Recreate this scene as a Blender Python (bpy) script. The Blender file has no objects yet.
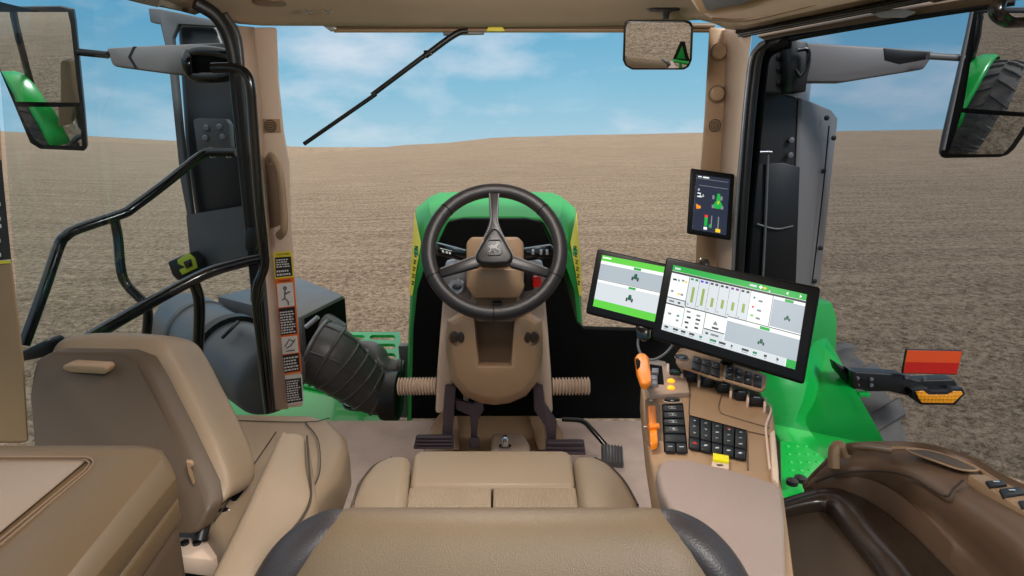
import bpy, bmesh, math, random
from mathutils import Vector, Matrix
random.seed(7)
C = bpy.context.scene.collection
PI = math.pi
# ------------------------------------------------------------------ camera model
F = 600.0
PITCH = math.radians(13.4)
CAM = Vector((0, 0, 1.15))
SP, CP = math.sin(PITCH), math.cos(PITCH)
def ray(u, v):
    a = (u-512)/F; b = (288-v)/F
    return Vector((a, CP+b*SP, b*CP-SP))
def P(u, v, y=None, x=None, z=None, t=None):
    d = ray(u, v)
    if y is not None: t = y/d.y
    elif x is not None: t = x/d.x
    elif z is not None: t = (z-CAM.z)/d.z
    return CAM + d*t
def PP(lst, y=None, z=None):
    return [P(q[0], q[1], y=(q[2] if len(q) > 2 and z is None else y), z=(q[2] if len(q) > 2 and z is not None else z)) for q in lst]
class Plane:
    def __init__(s, p, n): s.p = Vector(p); s.n = Vector(n).normalized()
    def at(s, u, v, h=0.0):
        d = ray(u, v); t = ((s.p - CAM).dot(s.n))/d.dot(s.n)
        return CAM + d*t + s.n*h
class Quad:
    """four picture corners (TL,TR,BR,BL) laid on a real plane; (a,b) with b downwards"""
    def __init__(s, c, plane):
        s.c = [plane.at(*q) for q in c]; s.n = plane.n
    def at(s, a, b, h=0.0):
        t = s.c[0].lerp(s.c[1], a); o = s.c[3].lerp(s.c[2], a)
        return t.lerp(o, b) + s.n*h
    def sub(s, a0, b0, a1, b1, h=0.0):
        q = Quad.__new__(Quad); q.n = s.n
        q.c = [s.at(a0, b0, h), s.at(a1, b0, h), s.at(a1, b1, h), s.at(a0, b1, h)]
        return q
    def frame(s):
        ux = (s.c[1]-s.c[0]).normalized(); uy = s.n.cross(ux).normalized()
        return ux, uy
# ------------------------------------------------------------------ materials
def lin(c):
    r = []
    for x in c[:3]:
        x = x/255.0
        r.append(x/12.92 if x <= .04045 else ((x+.055)/1.055)**2.4)
    return (*r, 1)
M = {}
def mat(name, col, rough=.5, metal=0, spec=.5, bump=0, bscale=200, var=0, vscale=8, kind='noise', coat=0, col2=None, emit=0, dist=.002):
    m = bpy.data.materials.new(name); m.use_nodes = True
    nt = m.node_tree; N = nt.nodes; L = nt.links
    b = N['Principled BSDF']
    b.inputs['Base Color'].default_value = lin(col)
    b.inputs['Roughness'].default_value = rough
    b.inputs['Metallic'].default_value = metal
    b.inputs['Specular IOR Level'].default_value = spec
    b.inputs['Coat Weight'].default_value = coat
    tc = N.new('ShaderNodeTexCoord')
    if emit:
        b.inputs['Emission Color'].default_value = lin(col); b.inputs['Emission Strength'].default_value = emit
    if var:
        n = N.new('ShaderNodeTexNoise'); n.inputs['Scale'].default_value = vscale; n.inputs['Detail'].default_value = 4
        L.new(tc.outputs['Object'], n.inputs['Vector'])
        mx = N.new('ShaderNodeMix'); mx.data_type = 'RGBA'
        c1 = lin(col); c2 = lin(col2) if col2 else tuple(x*(1-var) for x in c1[:3])+(1,)
        mx.inputs[6].default_value = c1; mx.inputs[7].default_value = c2
        cr = N.new('ShaderNodeMapRange'); cr.inputs[1].default_value = .35; cr.inputs[2].default_value = .65
        L.new(n.outputs['Fac'], cr.inputs[0]); L.new(cr.outputs[0], mx.inputs[0]); L.new(mx.outputs[2], b.inputs['Base Color'])
    if bump:
        bn = N.new('ShaderNodeBump'); bn.inputs['Strength'].default_value = bump; bn.inputs['Distance'].default_value = dist
        if kind == 'leather':
            t = N.new('ShaderNodeTexVoronoi'); t.feature = 'SMOOTH_F1'; t.inputs['Scale'].default_value = bscale; out = t.outputs['Distance']
        elif kind == 'dots':
            t = N.new('ShaderNodeTexVoronoi'); t.inputs['Scale'].default_value = bscale; t.inputs['Randomness'].default_value = .1; out = t.outputs['Distance']
        elif kind == 'check':
            t = N.new('ShaderNodeTexChecker'); t.inputs['Scale'].default_value = bscale; out = t.outputs['Fac']
        else:
            t = N.new('ShaderNodeTexNoise'); t.inputs['Scale'].default_value = bscale; t.inputs['Detail'].default_value = 3; out = t.outputs['Fac']
        L.new(tc.outputs['Object'], t.inputs['Vector']); L.new(out, bn.inputs['Height']); L.new(bn.outputs[0], b.inputs['Normal'])
    M[name] = m
    return m
TAN = (176, 150, 124)
mat('tan_leather', (146, 126, 103), .45, bump=.35, bscale=520, kind='leather', var=.1, vscale=5, dist=.0008)
mat('seat_leather', (112, 94, 72), .48, bump=.6, bscale=800, kind='leather', var=.12, vscale=5, dist=.0007)
mat('seat_perforated', (144, 126, 104), .6, bump=.9, bscale=230, kind='dots', var=.1, vscale=20, dist=.003)
mat('bolster_leather', (136, 118, 96), .48, bump=.35, bscale=520, kind='leather', dist=.0008)
mat('dark_leather', (50, 46, 48), .45, bump=.4, bscale=480, kind='leather', dist=.0008)
mat('seam', (58,48,40), .8)
mat('stitch', (120,60,40), .8)
mat('tan_plastic', (162, 132, 102), .42, bump=.25, bscale=500, var=.06, dist=.0005)
mat('tan_light', (212, 188, 168), .38, bump=.15, bscale=500, dist=.0005)
mat('tan_pillar', (176, 152, 134), .45, bump=.2, bscale=500, var=.05, dist=.0005)
mat('tan_dark', (112, 90, 70), .4, bump=.25, bscale=500, dist=.0006)
mat('brown_gloss', (54, 42, 34), .28, coat=.3)
mat('brown_panel', (80, 65, 50), .5, bump=.3, bscale=400, dist=.0006)
mat('headliner', (180, 158, 138), .85, bump=.6, bscale=350, var=.1, vscale=3)
mat('carpet', (190, 168, 156), .95, bump=.5, bscale=600, var=.14, vscale=10, dist=.0008)
mat('pad_fabric', (150, 133, 125), .8, bump=.5, bscale=700, var=.06, dist=.0008)
mat('box_tan', (100, 80, 56), .42, bump=.2, bscale=500, var=.05, dist=.0005)
mat('tray_tan', (136, 120, 106), .4, bump=.2, bscale=500, dist=.0005)
mat('bezel_black', (9,9,10), .45, spec=.25)
mat('console_brown', (108, 86, 68), .4, bump=.25, bscale=500, dist=.0006)
mat('black_gloss', (14,14,15), .18, coat=.4)
mat('black_satin', (20,20,22), .4)
mat('black_matte', (8,8,9), .8, spec=.15)
mat('black_key', (26,28,32), .4)
mat('rubber', (74, 73, 74), .36, bump=.2, bscale=90, var=.2)
mat('tyre_rubber', (70,70,72), .75, bump=.4, bscale=40, var=.3, col2=(98,92,86))
mat('wheel_grip', (36,33,34), .45, bump=.4, bscale=600, kind='leather', dist=.0008)
mat('duct_grey', (98, 98, 100), .38, bump=.2, bscale=120, var=.15)
mat('steel_grey', (120,120,124), .35, metal=.4)
mat('arm_grey', (112,108,108), .45)
mat('pedal', (84,72,80), .45)
mat('chrome', (200,200,205), .15, metal=1)
mat('silver', (170,170,175), .3, metal=.6)
mat('green_paint', (14, 172, 68), .3, coat=.3, var=.08, vscale=3)
mat('hood_green', (50,162,80), .5, spec=.25, var=.06, vscale=3)
mat('stack_black', (40,40,41), .32)
mat('key_line', (104,84,64), .6)
mat('yellow_decal', (240,225,30), .4)
mat('label_yellow', (228,210,60), .5)
mat('label_orange', (232,110,40), .5)
mat('label_white', (220,218,214), .5)
mat('label_black', (34,32,34), .5)
mat('print_dark', (28,26,26), .6)
mat('print_white', (225,225,225), .6)
mat('orange', (255, 140, 20), .3, coat=.4)
mat('amber', (255,160,30), .3, emit=1.2)
mat('amber_lens', (250,160,30), .2, coat=.6, bump=.6, bscale=60, kind='dots', dist=.01)
mat('red_switch', (215,25,22), .3)
mat('red_lens', (205,30,24), .3, coat=.6)
mat('orange_lens', (240,84,36), .3, coat=.6)
mat('key_yellow', (235,225,20), .35)
mat('key_green', (20,150,90), .4)
mat('key_blue', (60,80,190), .4)
mat('key_red', (225,40,30), .4)
mat('icon_white', (205,210,210), .5)
mat('lime', (176,190,50), .4)
def em(name, col, s=1.0):
    m = bpy.data.materials.new(name); m.use_nodes = True
    b = m.node_tree.nodes['Principled BSDF']
    b.inputs['Base Color'].default_value = (0.01,.01,.01,1); b.inputs['Roughness'].default_value = .3
    b.inputs['Emission Color'].default_value = lin(col); b.inputs['Emission Strength'].default_value = s
    M[name] = m
em('px_white', (236,240,238)); em('px_grey', (168,178,186)); em('px_green', (20,165,60)); em('px_lime', (90,200,60))
em('px_dgreen', (10,90,60)); em('px_olive', (140,165,80)); em('px_dark', (40,48,48)); em('px_night', (34,36,54)); em('px_blue', (60,60,190))
em('px_violet', (120,40,140)); em('px_red', (225,40,40)); em('px_yellow', (245,200,20)); em('px_orange', (240,140,20)); em('px_line', (120,128,130)); em('px_teal', (20,130,90)); em('px_pale', (205,212,216)); em('px_black', (12,14,20))
def glass(name, tint, refl=.06):
    m = bpy.data.materials.new(name); m.use_nodes = True
    nt = m.node_tree; N = nt.nodes; L = nt.links; N.clear()
    o = N.new('ShaderNodeOutputMaterial'); mx = N.new('ShaderNodeMixShader'); t = N.new('ShaderNodeBsdfTransparent'); g = N.new('ShaderNodeBsdfGlossy')
    lw = N.new('ShaderNodeLayerWeight'); lw.inputs[0].default_value = .2
    mul = N.new('ShaderNodeMath'); mul.operation = 'MULTIPLY_ADD'; mul.inputs[1].default_value = .05; mul.inputs[2].default_value = 0
    L.new(lw.outputs['Fresnel'], mul.inputs[0]); L.new(mul.outputs[0], mx.inputs[0])
    t.inputs[0].default_value = (*tint, 1); g.inputs['Roughness'].default_value = .03
    L.new(t.outputs[0], mx.inputs[1]); L.new(g.outputs[0], mx.inputs[2]); L.new(mx.outputs[0], o.inputs[0])
    M[name] = m
glass('glass_front', (.99, .99, .985)); glass('glass_left', (.72, .81, .85)); glass('glass_right', (.55, .59, .65))
m = bpy.data.materials.new('mirror_glass'); m.use_nodes = True
b = m.node_tree.nodes['Principled BSDF']; b.inputs['Metallic'].default_value = 1; b.inputs['Roughness'].default_value = .01; b.inputs['Base Color'].default_value = (.86,.88,.88,1)
M['mirror_glass'] = m
# smoked plastic of the stack shields
m = bpy.data.materials.new('smoked'); m.use_nodes = True
nt = m.node_tree; N = nt.nodes; L = nt.links; b = N['Principled BSDF']; b.inputs['Base Color'].default_value = lin((120,122,126)); b.inputs['Roughness'].default_value = .3
t = N.new('ShaderNodeBsdfTransparent'); mx = N.new('ShaderNodeMixShader'); mx.inputs[0].default_value = .55
L.new(t.outputs[0], mx.inputs[1]); L.new(b.outputs[0], mx.inputs[2]); L.new(mx.outputs[0], N['Material Output'].inputs[0])
M['smoked'] = m
# ------------------------------------------------------------------ mesh helpers
WL = {}
def new(name, bm, mats, parent=None, bevel=0, seg=2, sub=0, solid=0, ang=35, label=None):
    if bevel:
        bm.normal_update()
        ed = [e for e in bm.edges if len(e.link_faces) == 2 and e.calc_face_angle(0) > math.radians(28)]
        if ed: bmesh.ops.bevel(bm, geom=ed, offset=bevel, segments=seg, profile=.5, affect='EDGES', clamp_overlap=True)
    bmesh.ops.recalc_face_normals(bm, faces=bm.faces)
    xs = [v.co for v in bm.verts]
    lo = Vector((min(c.x for c in xs), min(c.y for c in xs), min(c.z for c in xs)))
    hi = Vector((max(c.x for c in xs), max(c.y for c in xs), max(c.z for c in xs)))
    c = (lo+hi)/2
    for v in bm.verts: v.co -= c
    me = bpy.data.meshes.new(name); bm.to_mesh(me); bm.free()
    for p in me.polygons: p.use_smooth = True
    if not sub: me.set_sharp_from_angle(angle=math.radians(ang))
    if isinstance(mats, str): mats = [mats]
    for q in mats: me.materials.append(M[q])
    o = bpy.data.objects.new(name, me); C.objects.link(o)
    WL[o.name] = c
    if parent is not None:
        o.parent = parent; o.location = c - WL[parent.name]
    else: o.location = c
    if solid:
        s = o.modifiers.new('solid', 'SOLIDIFY'); s.thickness = solid; s.offset = -1
    if sub:
        s = o.modifiers.new('sub', 'SUBSURF'); s.levels = sub; s.render_levels = sub
    if label: o['label'] = label
    return o
def tag(o, label, cat, group=None):
    o['label'] = label; o['category'] = cat
    if group: o['group'] = group
    return o
def thing(name, label, cat, loc, group=None):
    o = bpy.data.objects.new(name, None); C.objects.link(o); o.location = loc; o.empty_display_size = .05
    WL[o.name] = Vector(loc)
    return tag(o, label, cat, group)
def struct(o):
    o['kind'] = 'structure'; return o
def B(): return bmesh.new()
def prism(pts, off, bm=None, mi=0):
    bm = bm or B()
    pts = [Vector(p) for p in pts]
    if not isinstance(off, Vector):
        n = Vector((0,0,0))
        for i in range(len(pts)):
            a = pts[i]; c = pts[(i+1) % len(pts)]
            n += Vector(((a.y-c.y)*(a.z+c.z), (a.z-c.z)*(a.x+c.x), (a.x-c.x)*(a.y+c.y)))
        off = n.normalized()*off
    v0 = [bm.verts.new(p) for p in pts]; v1 = [bm.verts.new(p+off) for p in pts]
    n = len(pts); fs = [bm.faces.new(v0), bm.faces.new(v1[::-1])]
    for i in range(n): fs.append(bm.faces.new([v0[i], v1[i], v1[(i+1) % n], v0[(i+1) % n]]))
    for f in fs: f.material_index = mi
    return bm
def hexa(a, b, bm=None):
    bm = bm or B()
    v0 = [bm.verts.new(p) for p in a]; v1 = [bm.verts.new(p) for p in b]; n = len(a)
    bm.faces.new(v0); bm.faces.new(v1[::-1])
    for i in range(n): bm.faces.new([v0[i], v1[i], v1[(i+1) % n], v0[(i+1) % n]])
    return bm
def box(c, s, bm=None, rot=None):
    bm = bm or B(); c = Vector(c)
    R = rot or Matrix.Identity(3)
    vs = [bm.verts.new(c + R @ Vector((sx*s[0]/2, sy*s[1]/2, sz*s[2]/2))) for sx in (-1,1) for sy in (-1,1) for sz in (-1,1)]
    for f in ((0,1,3,2),(4,6,7,5),(0,4,5,1),(2,3,7,6),(0,2,6,4),(1,5,7,3)): bm.faces.new([vs[i] for i in f])
    return bm
def spline(pts, n=6, closed=False):
    pts = [Vector(p) for p in pts]; m = len(pts)
    if m < 3 and not closed: return pts
    out = []
    rng = m if closed else m-1
    for i in range(rng):
        p1 = pts[i]; p2 = pts[(i+1) % m]
        p0 = pts[i-1] if (closed or i > 0) else p1*2-p2
        p3 = pts[(i+2) % m] if (closed or i+2 < m) else p2*2-p1
        for k in range(n):
            t = k/n
            out.append(.5*((2*p1)+(p2-p0)*t+(2*p0-5*p1+4*p2-p3)*t*t+(3*p1-p0-3*p2+p3)*t**3))
    if not closed: out.append(pts[-1])
    return out
def tube(pts, r, seg=12, closed=False, n=6, bm=None, radii=None, cap=True, mi=0, flat=1.0, upv=None):
    """radii: list same length as pts, interpolated"""
    bm = bm or B()
    if radii is None: radii = [r]*len(pts)
    if n > 1:
        q = spline([Vector((*p, )) for p in pts], n, closed)
        rr = [v.x for v in spline([Vector((a, 0, 0)) for a in radii], n, closed)]
        if len(pts) < 3 and not closed: rr = radii
    else: q = [Vector(p) for p in pts]; rr = radii
    rings = []; m = len(q); prev = None
    for i in range(m):
        if closed: t = (q[(i+1) % m]-q[i-1]).normalized()
        else: t = (q[min(i+1, m-1)]-q[max(i-1, 0)]).normalized()
        if prev is None:
            a = upv if upv is not None else (Vector((0,0,1)) if abs(t.z) < .9 else Vector((1,0,0)))
            u = (a - t*a.dot(t)).normalized()
        else: u = (prev - t*prev.dot(t)).normalized()
        prev = u; w = t.cross(u)
        rings.append([bm.verts.new(q[i] + (u*math.cos(2*PI*k/seg) + w*math.sin(2*PI*k/seg)*flat)*rr[i]) for k in range(seg)])
    for i in range(m if closed else m-1):
        a = rings[i]; c = rings[(i+1) % m]
        for k in range(seg):
            f = bm.faces.new([a[k], a[(k+1) % seg], c[(k+1) % seg], c[k]]); f.material_index = mi
    if cap and not closed:
        bm.faces.new(rings[0][::-1]); bm.faces.new(rings[-1])
    return bm
def lathe(prof, c, ax, seg=28, bm=None, squash=1.0, mi=0):
    """prof: (radius, height) pairs along axis"""
    bm = bm or B(); c = Vector(c); ax = Vector(ax).normalized()
    a = Vector((1,0,0)) if abs(ax.x) < .9 else Vector((0,0,1))
    u = (a-ax*a.dot(ax)).normalized(); w = ax.cross(u); rings = []
    for r, h in prof:
        r = max(r, 1e-5)
        rings.append([bm.verts.new(c+ax*h+(u*math.cos(2*PI*k/seg)+w*squash*math.sin(2*PI*k/seg))*r) for k in range(seg)])
    for i in range(len(rings)-1):
        for k in range(seg):
            f = bm.faces.new([rings[i][k], rings[i][(k+1) % seg], rings[i+1][(k+1) % seg], rings[i+1][k]]); f.material_index = mi
    bm.faces.new(rings[0][::-1]).material_index = mi; bm.faces.new(rings[-1]).material_index = mi
    return bm
def loft(rows, bm=None, n=1, m=1, closed=False, cap=False):
    """rows of equal length; n subdivisions between rows, m along the row"""
    bm = bm or B()
    rows = [[Vector(p) for p in r] for r in rows]
    if m > 1: rows = [spline(r, m, closed) for r in rows]
    if n > 1:
        cols = [spline([r[i] for r in rows], n) for i in range(len(rows[0]))]
        rows = [[c[j] for c in cols] for j in range(len(cols[0]))]
    V = [[bm.verts.new(p) for p in r] for r in rows]
    L = len(V[0])
    for i in range(len(V)-1):
        for k in range(L if closed else L-1):
            bm.faces.new([V[i][k], V[i][(k+1) % L], V[i+1][(k+1) % L], V[i+1][k]])
    if cap: bm.faces.new(V[0][::-1]); bm.faces.new(V[-1])
    return bm
def cushion(outline, off, puff=.02, inset=.08, bm=None):
    """padded block: outline is the far ring, off the thickness vector towards the padded face"""
    bm = bm or B(); pts = [Vector(p) for p in outline]; c = sum(pts, Vector())/len(pts); n = off.normalized()
    def ring(s, h): return [bm.verts.new(c+(p-c)*s+h) for p in pts]
    R = [ring(.9, Vector()), ring(1, off*.12), ring(1, off*.8), ring(1-inset, off), ring(1-inset*3.2, off+n*puff), ring(.35, off+n*puff*1.25)]
    L = len(pts)
    for i in range(len(R)-1):
        for k in range(L): bm.faces.new([R[i][k], R[i][(k+1) % L], R[i+1][(k+1) % L], R[i+1][k]])
    bm.faces.new(R[0][::-1]); bm.faces.new(R[-1])
    return bm
def cut(bmA, bmB):
    objs = []
    for bm in (bmA, bmB):
        bmesh.ops.recalc_face_normals(bm, faces=bm.faces)
        me = bpy.data.meshes.new('tmp'); bm.to_mesh(me); bm.free(); o = bpy.data.objects.new('tmp', me); C.objects.link(o); objs.append(o)
    md = objs[0].modifiers.new('b', 'BOOLEAN'); md.object = objs[1]; md.operation = 'DIFFERENCE'; md.solver = 'EXACT'
    dg = bpy.context.evaluated_depsgraph_get(); dg.update()
    ev = objs[0].evaluated_get(dg); out = B(); out.from_mesh(ev.to_mesh()); ev.to_mesh_clear()
    for o in objs: bpy.data.objects.remove(o, do_unlink=True)
    return out
def text(s, size, o, ux, uy, ext=.0003, bm=None, mi=0, align='CENTER'):
    bm = bm or B()
    cu = bpy.data.curves.new('t', 'FONT'); cu.body = s; cu.size = size; cu.extrude = ext; cu.align_x = align; cu.align_y = 'CENTER'; cu.resolution_u = 2
    ob = bpy.data.objects.new('t', cu); C.objects.link(ob)
    dg = bpy.context.evaluated_depsgraph_get(); dg.update()
    me = ob.evaluated_get(dg).to_mesh()
    n = ux.cross(uy).normalized()
    vs = [bm.verts.new(o + ux*v.co.x + uy*v.co.y + n*v.co.z) for v in me.vertices]
    for p in me.polygons:
        try: bm.faces.new([vs[i] for i in p.vertices]).material_index = mi
        except ValueError: pass
    bpy.data.objects.remove(ob, do_unlink=True)
    return bm
def qpatch(q, a0, b0, a1, b1, h, bm, mi, th=.0004):
    """raised rectangular patch on a quad"""
    prism([q.at(a0,b0,h), q.at(a1,b0,h), q.at(a1,b1,h), q.at(a0,b1,h)], q.n*-th, bm, mi)
def qpoly(q, pts, h, bm, mi, th=.0004):
    prism([q.at(a,b,h) for a, b in pts], q.n*-th, bm, mi)
UP = Vector((0,0,1))
# ------------------------------------------------------------------ world, sun
w = bpy.data.worlds.new('World'); bpy.context.scene.world = w; w.use_nodes = True
N = w.node_tree.nodes; L = w.node_tree.links; N.clear()
out = N.new('ShaderNodeOutputWorld'); bg = N.new('ShaderNodeBackground'); tc = N.new('ShaderNodeTexCoord'); sx = N.new('ShaderNodeSeparateXYZ')
L.new(tc.outputs['Generated'], sx.inputs[0])
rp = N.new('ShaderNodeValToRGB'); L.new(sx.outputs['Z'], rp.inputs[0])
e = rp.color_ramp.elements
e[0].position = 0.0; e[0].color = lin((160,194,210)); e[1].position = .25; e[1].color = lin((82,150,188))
k = e.new(.08); k.color = lin((130,180,204)); k = e.new(.19); k.color = lin((96,162,196)); k = e.new(.42); k.color = lin((236,232,228)); k = e.new(.9); k.color = lin((250,246,242))  # white upper stops whiten the unseen sky for brighter, neutral light
mp = N.new('ShaderNodeMapping'); mp.inputs['Scale'].default_value = (1, 1, 2.6); mp.inputs['Location'].default_value = (.32, .1, .15); L.new(tc.outputs['Generated'], mp.inputs[0])
nz = N.new('ShaderNodeTexNoise'); nz.inputs['Scale'].default_value = 4.2; nz.inputs['Detail'].default_value = 9; nz.inputs['Roughness'].default_value = .55; L.new(mp.outputs[0], nz.inputs['Vector'])
mr = N.new('ShaderNodeMapRange'); mr.inputs[1].default_value = .50; mr.inputs[2].default_value = .75; mr.inputs[4].default_value = .62; L.new(nz.outputs['Fac'], mr.inputs[0])
mx = N.new('ShaderNodeMix'); mx.data_type = 'RGBA'; mx.inputs[7].default_value = lin((226,226,232)); L.new(mr.outputs[0], mx.inputs[0]); L.new(rp.outputs[0], mx.inputs[6])
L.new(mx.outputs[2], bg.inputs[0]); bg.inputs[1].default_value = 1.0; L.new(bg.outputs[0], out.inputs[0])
def light(name, kind, loc, rot, energy, size=1, color=(1,1,1), sy=None):
    d = bpy.data.lights.new(name, kind); d.energy = energy; d.color = color
    if kind == 'SUN': d.angle = size
    elif kind == 'AREA':
        d.size = size
        if sy: d.shape = 'RECTANGLE'; d.size_y = sy
    else: d.shadow_soft_size = size
    o = bpy.data.objects.new(name, d); C.objects.link(o); o.location = loc; o.rotation_euler = rot
    return o
sd = Vector((-.45, .62, -.62))
light('sun', 'SUN', (0,0,10), sd.to_track_quat('-Z','Y').to_euler(), 3.0, math.radians(14), (1,.97,.92))
# ------------------------------------------------------------------ field
soil = bpy.data.materials.new('soil'); soil.use_nodes = True
N = soil.node_tree.nodes; L = soil.node_tree.links; b = N['Principled BSDF']; b.inputs['Roughness'].default_value = .95; b.inputs['Specular IOR Level'].default_value = .15
tc = N.new('ShaderNodeTexCoord')
def noise(scale, detail, vec=None, rough=.5):
    n = N.new('ShaderNodeTexNoise'); n.inputs['Scale'].default_value = scale; n.inputs['Detail'].default_value = detail; n.inputs['Roughness'].default_value = rough
    L.new(vec or tc.outputs['Object'], n.inputs['Vector']); return n.outputs['Fac']
mpf = N.new('ShaderNodeMapping'); mpf.inputs['Scale'].default_value = (.12, 1, 1); mpf.inputs['Rotation'].default_value = (0,0,.12); L.new(tc.outputs['Object'], mpf.inputs[0])
clod = noise(9, 6, rough=.65); big = noise(.05, 3); furrow = noise(2.4, 5, mpf.outputs[0]); fine = noise(34, 6, rough=.8)
cr = N.new('ShaderNodeValToRGB'); ce = cr.color_ramp.elements; ce[0].position = .39; ce[0].color = lin((96,80,64)); ce[1].position = .54; ce[1].color = lin((184,163,140))
ad = N.new('ShaderNodeMath'); ad.operation = 'MULTIPLY_ADD'; ad.inputs[1].default_value = .12; L.new(furrow, ad.inputs[0])
m2 = N.new('ShaderNodeMath'); m2.operation = 'MULTIPLY_ADD'; m2.inputs[1].default_value = .45; m2.inputs[2].default_value = -.02; L.new(fine, m2.inputs[0])
m3 = N.new('ShaderNodeMath'); m3.operation = 'MULTIPLY_ADD'; m3.inputs[1].default_value = .4; L.new(clod, m3.inputs[0]); L.new(m2.outputs[0], m3.inputs[2]); L.new(m3.outputs[0], ad.inputs[2])
L.new(ad.outputs[0], cr.inputs[0])
mxs = N.new('ShaderNodeMix'); mxs.data_type = 'RGBA'; mxs.blend_type = 'MULTIPLY'; mxs.inputs[0].default_value = .25
mrr = N.new('ShaderNodeMapRange'); mrr.inputs[1].default_value = .3; mrr.inputs[2].default_value = .7; mrr.inputs[3].default_value = .75; mrr.inputs[4].default_value = 1.1; L.new(big, mrr.inputs[0])
L.new(cr.outputs[0], mxs.inputs[6]); L.new(mrr.outputs[0], mxs.inputs[7]); L.new(mxs.outputs[2], b.inputs['Base Color'])
bp = N.new('ShaderNodeBump'); bp.inputs['Strength'].default_value = 1.0; bp.inputs['Distance'].default_value = .14; L.new(m3.outputs[0], bp.inputs['Height']); L.new(bp.outputs[0], b.inputs['Normal'])
M['soil'] = soil
GZ = -1.57
def horizon(az):
    """elevation (rad) of the front ridge against azimuth in degrees, 0 = straight ahead"""
    tab = [(-180,.6),(-90,.8),(-50,.75),(-40,.65),(-30,.2),(-20,-.7),(-16,-.45),(-8,.2),(0,.85),(8,1.05),(18,1.2),(40,1.3),(90,1.0),(180,.6)]
    for (a0, e0), (a1, e1) in zip(tab, tab[1:]):
        if a0 <= az <= a1:
            t = (az-a0)/(a1-a0); t = t*t*(3-2*t); return math.radians(e0+(e1-e0)*t)
    return 0
def terrain(fn, r0, r1, nr, name):
    bm = B(); NA = 180; rows = []
    for i in range(nr+1):
        r = r0*((r1/r0)**(i/nr)); row = []
        for k in range(NA):
            az = -180+360*k/NA
            a = math.radians(az); row.append(bm.verts.new((r*math.sin(a), r*math.cos(a), fn(r, az))))
        rows.append(row)
    for i in range(nr):
        for k in range(NA): bm.faces.new([rows[i][k], rows[i+1][k], rows[i+1][(k+1) % NA], rows[i][(k+1) % NA]])
    if r0 < 1: bm.faces.new(rows[0])
    return bm
def fz(r, az):
    el = horizon(az); zt = 1.15+150*math.tan(el)
    s = min(max((r-8)/142, 0), 1); s = s**1.35
    z = GZ+(zt-GZ)*s
    if r > 150: z -= (r-150)*.05
    return z
struct(new('field_ground', terrain(fz, .5, 230, 50, 'f'), 'soil', ang=180))
from mathutils import noise as mn_
def clods():
    NA, NR = 560, 420; V = []; Fc = []
    for i in range(NR+1):
        r_ = 2.6*((20/2.6)**(i/NR)); f = min(1, i/20, (NR-i)/120)
        for k in range(NA+1):
            az = -62+124*k/NA; a = math.radians(az); x = r_*math.sin(a); y = r_*math.cos(a)
            q = Vector((x, y, 0))
            h = mn_.noise(q*7)*.030 + abs(mn_.noise(q*17))*.040 + abs(mn_.noise(q*38+Vector((5,3,1))))*.024
            V.append((x, y, fz(r_, az)+.002+max(0, h)*f - (.01 if (i in (0,NR) or k in (0,NA)) else 0)))
    for i in range(NR):
        for k in range(NA):
            a = i*(NA+1)+k; Fc.append((a, a+NA+1, a+NA+2, a+1))
    me = bpy.data.meshes.new('soil_clods'); me.from_pydata(V, [], Fc)
    for p in me.polygons: p.use_smooth = True
    me.materials.append(M['soil']); o = bpy.data.objects.new('soil_clods', me); C.objects.link(o); o['kind'] = 'stuff'; tag(o, 'loose brown clods of ploughed soil around the tractor', 'soil')
clods()
def fz2(r, az):
    el = math.radians(-.18 + .85*max(0, min(1, (-az-18)/22)) if az < 0 else -.3)
    return 1.15+450*math.tan(el)*(1 if r > 300 else (r/450)) - (0 if r <= 460 else (r-460)*.05) - (6 if r < 260 else 0)
struct(new('distant_field_hill', terrain(fz2, 240, 700, 14, 'g'), 'soil', ang=180))
exec_parts = []
# ------------------------------------------------------------------ cab shell: floor, walls, ceiling, pillars
struct(new('floor', prism([Vector(p) for p in ((-.72,.0,0),(-.93,1.2,0),(-.93,2.38,0),(.62,2.38,0),(.62,0,0))], Vector((0,0,-.06))), 'carpet', bevel=.01))
fw = [(411,419),(412,380),(413,330),(417,290),(426,262),(436,247),(448,222),(462,219),(526,219),(541,222),(553,247),(561,262),(571,300),(577,322),(584,329),(650,331),(705,333),(708,419)]
wf = struct(new('wall_front', prism(PP(fw, y=2.42), Vector((0,.05,0))), 'black_matte', bevel=.006))
# green body edge running along the top of the black panel
struct(new('trim_1', tube([P(577,326,2.5), P(586,329,2.5), P(660,331,2.5)], .012, n=4), 'hood_green'))
# ceiling: curved headliner
cols = []
edge = [(60,-60,1.55),(150,-6,1.95),(205,8,2.12),(240,24,2.2),(330,26,2.24),(500,27,2.25),(640,25,2.24),(700,20,2.18),(742,31,2.1),(830,14,1.97),(940,-9,1.8),(1060,-36,1.55)]
front = [P(u, v, y=yy) for u, v, yy in edge]
rows = [[p + Vector((0, .03, .02)) for p in front], front]
for k, (dy, dz) in enumerate(((-.07,-.004),(-.16,.015),(-.4,.05),(-.9,.07),(-1.5,.08),(-2.2,.06))):
    rows.append([Vector((p.x*(1+.1*min(k, 3)), p.y+dy, max(p.z, 1.53)+dz)) for p in front])
struct(new('ceiling', loft(rows, n=3, m=3), 'headliner', solid=.03, ang=60))
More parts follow.
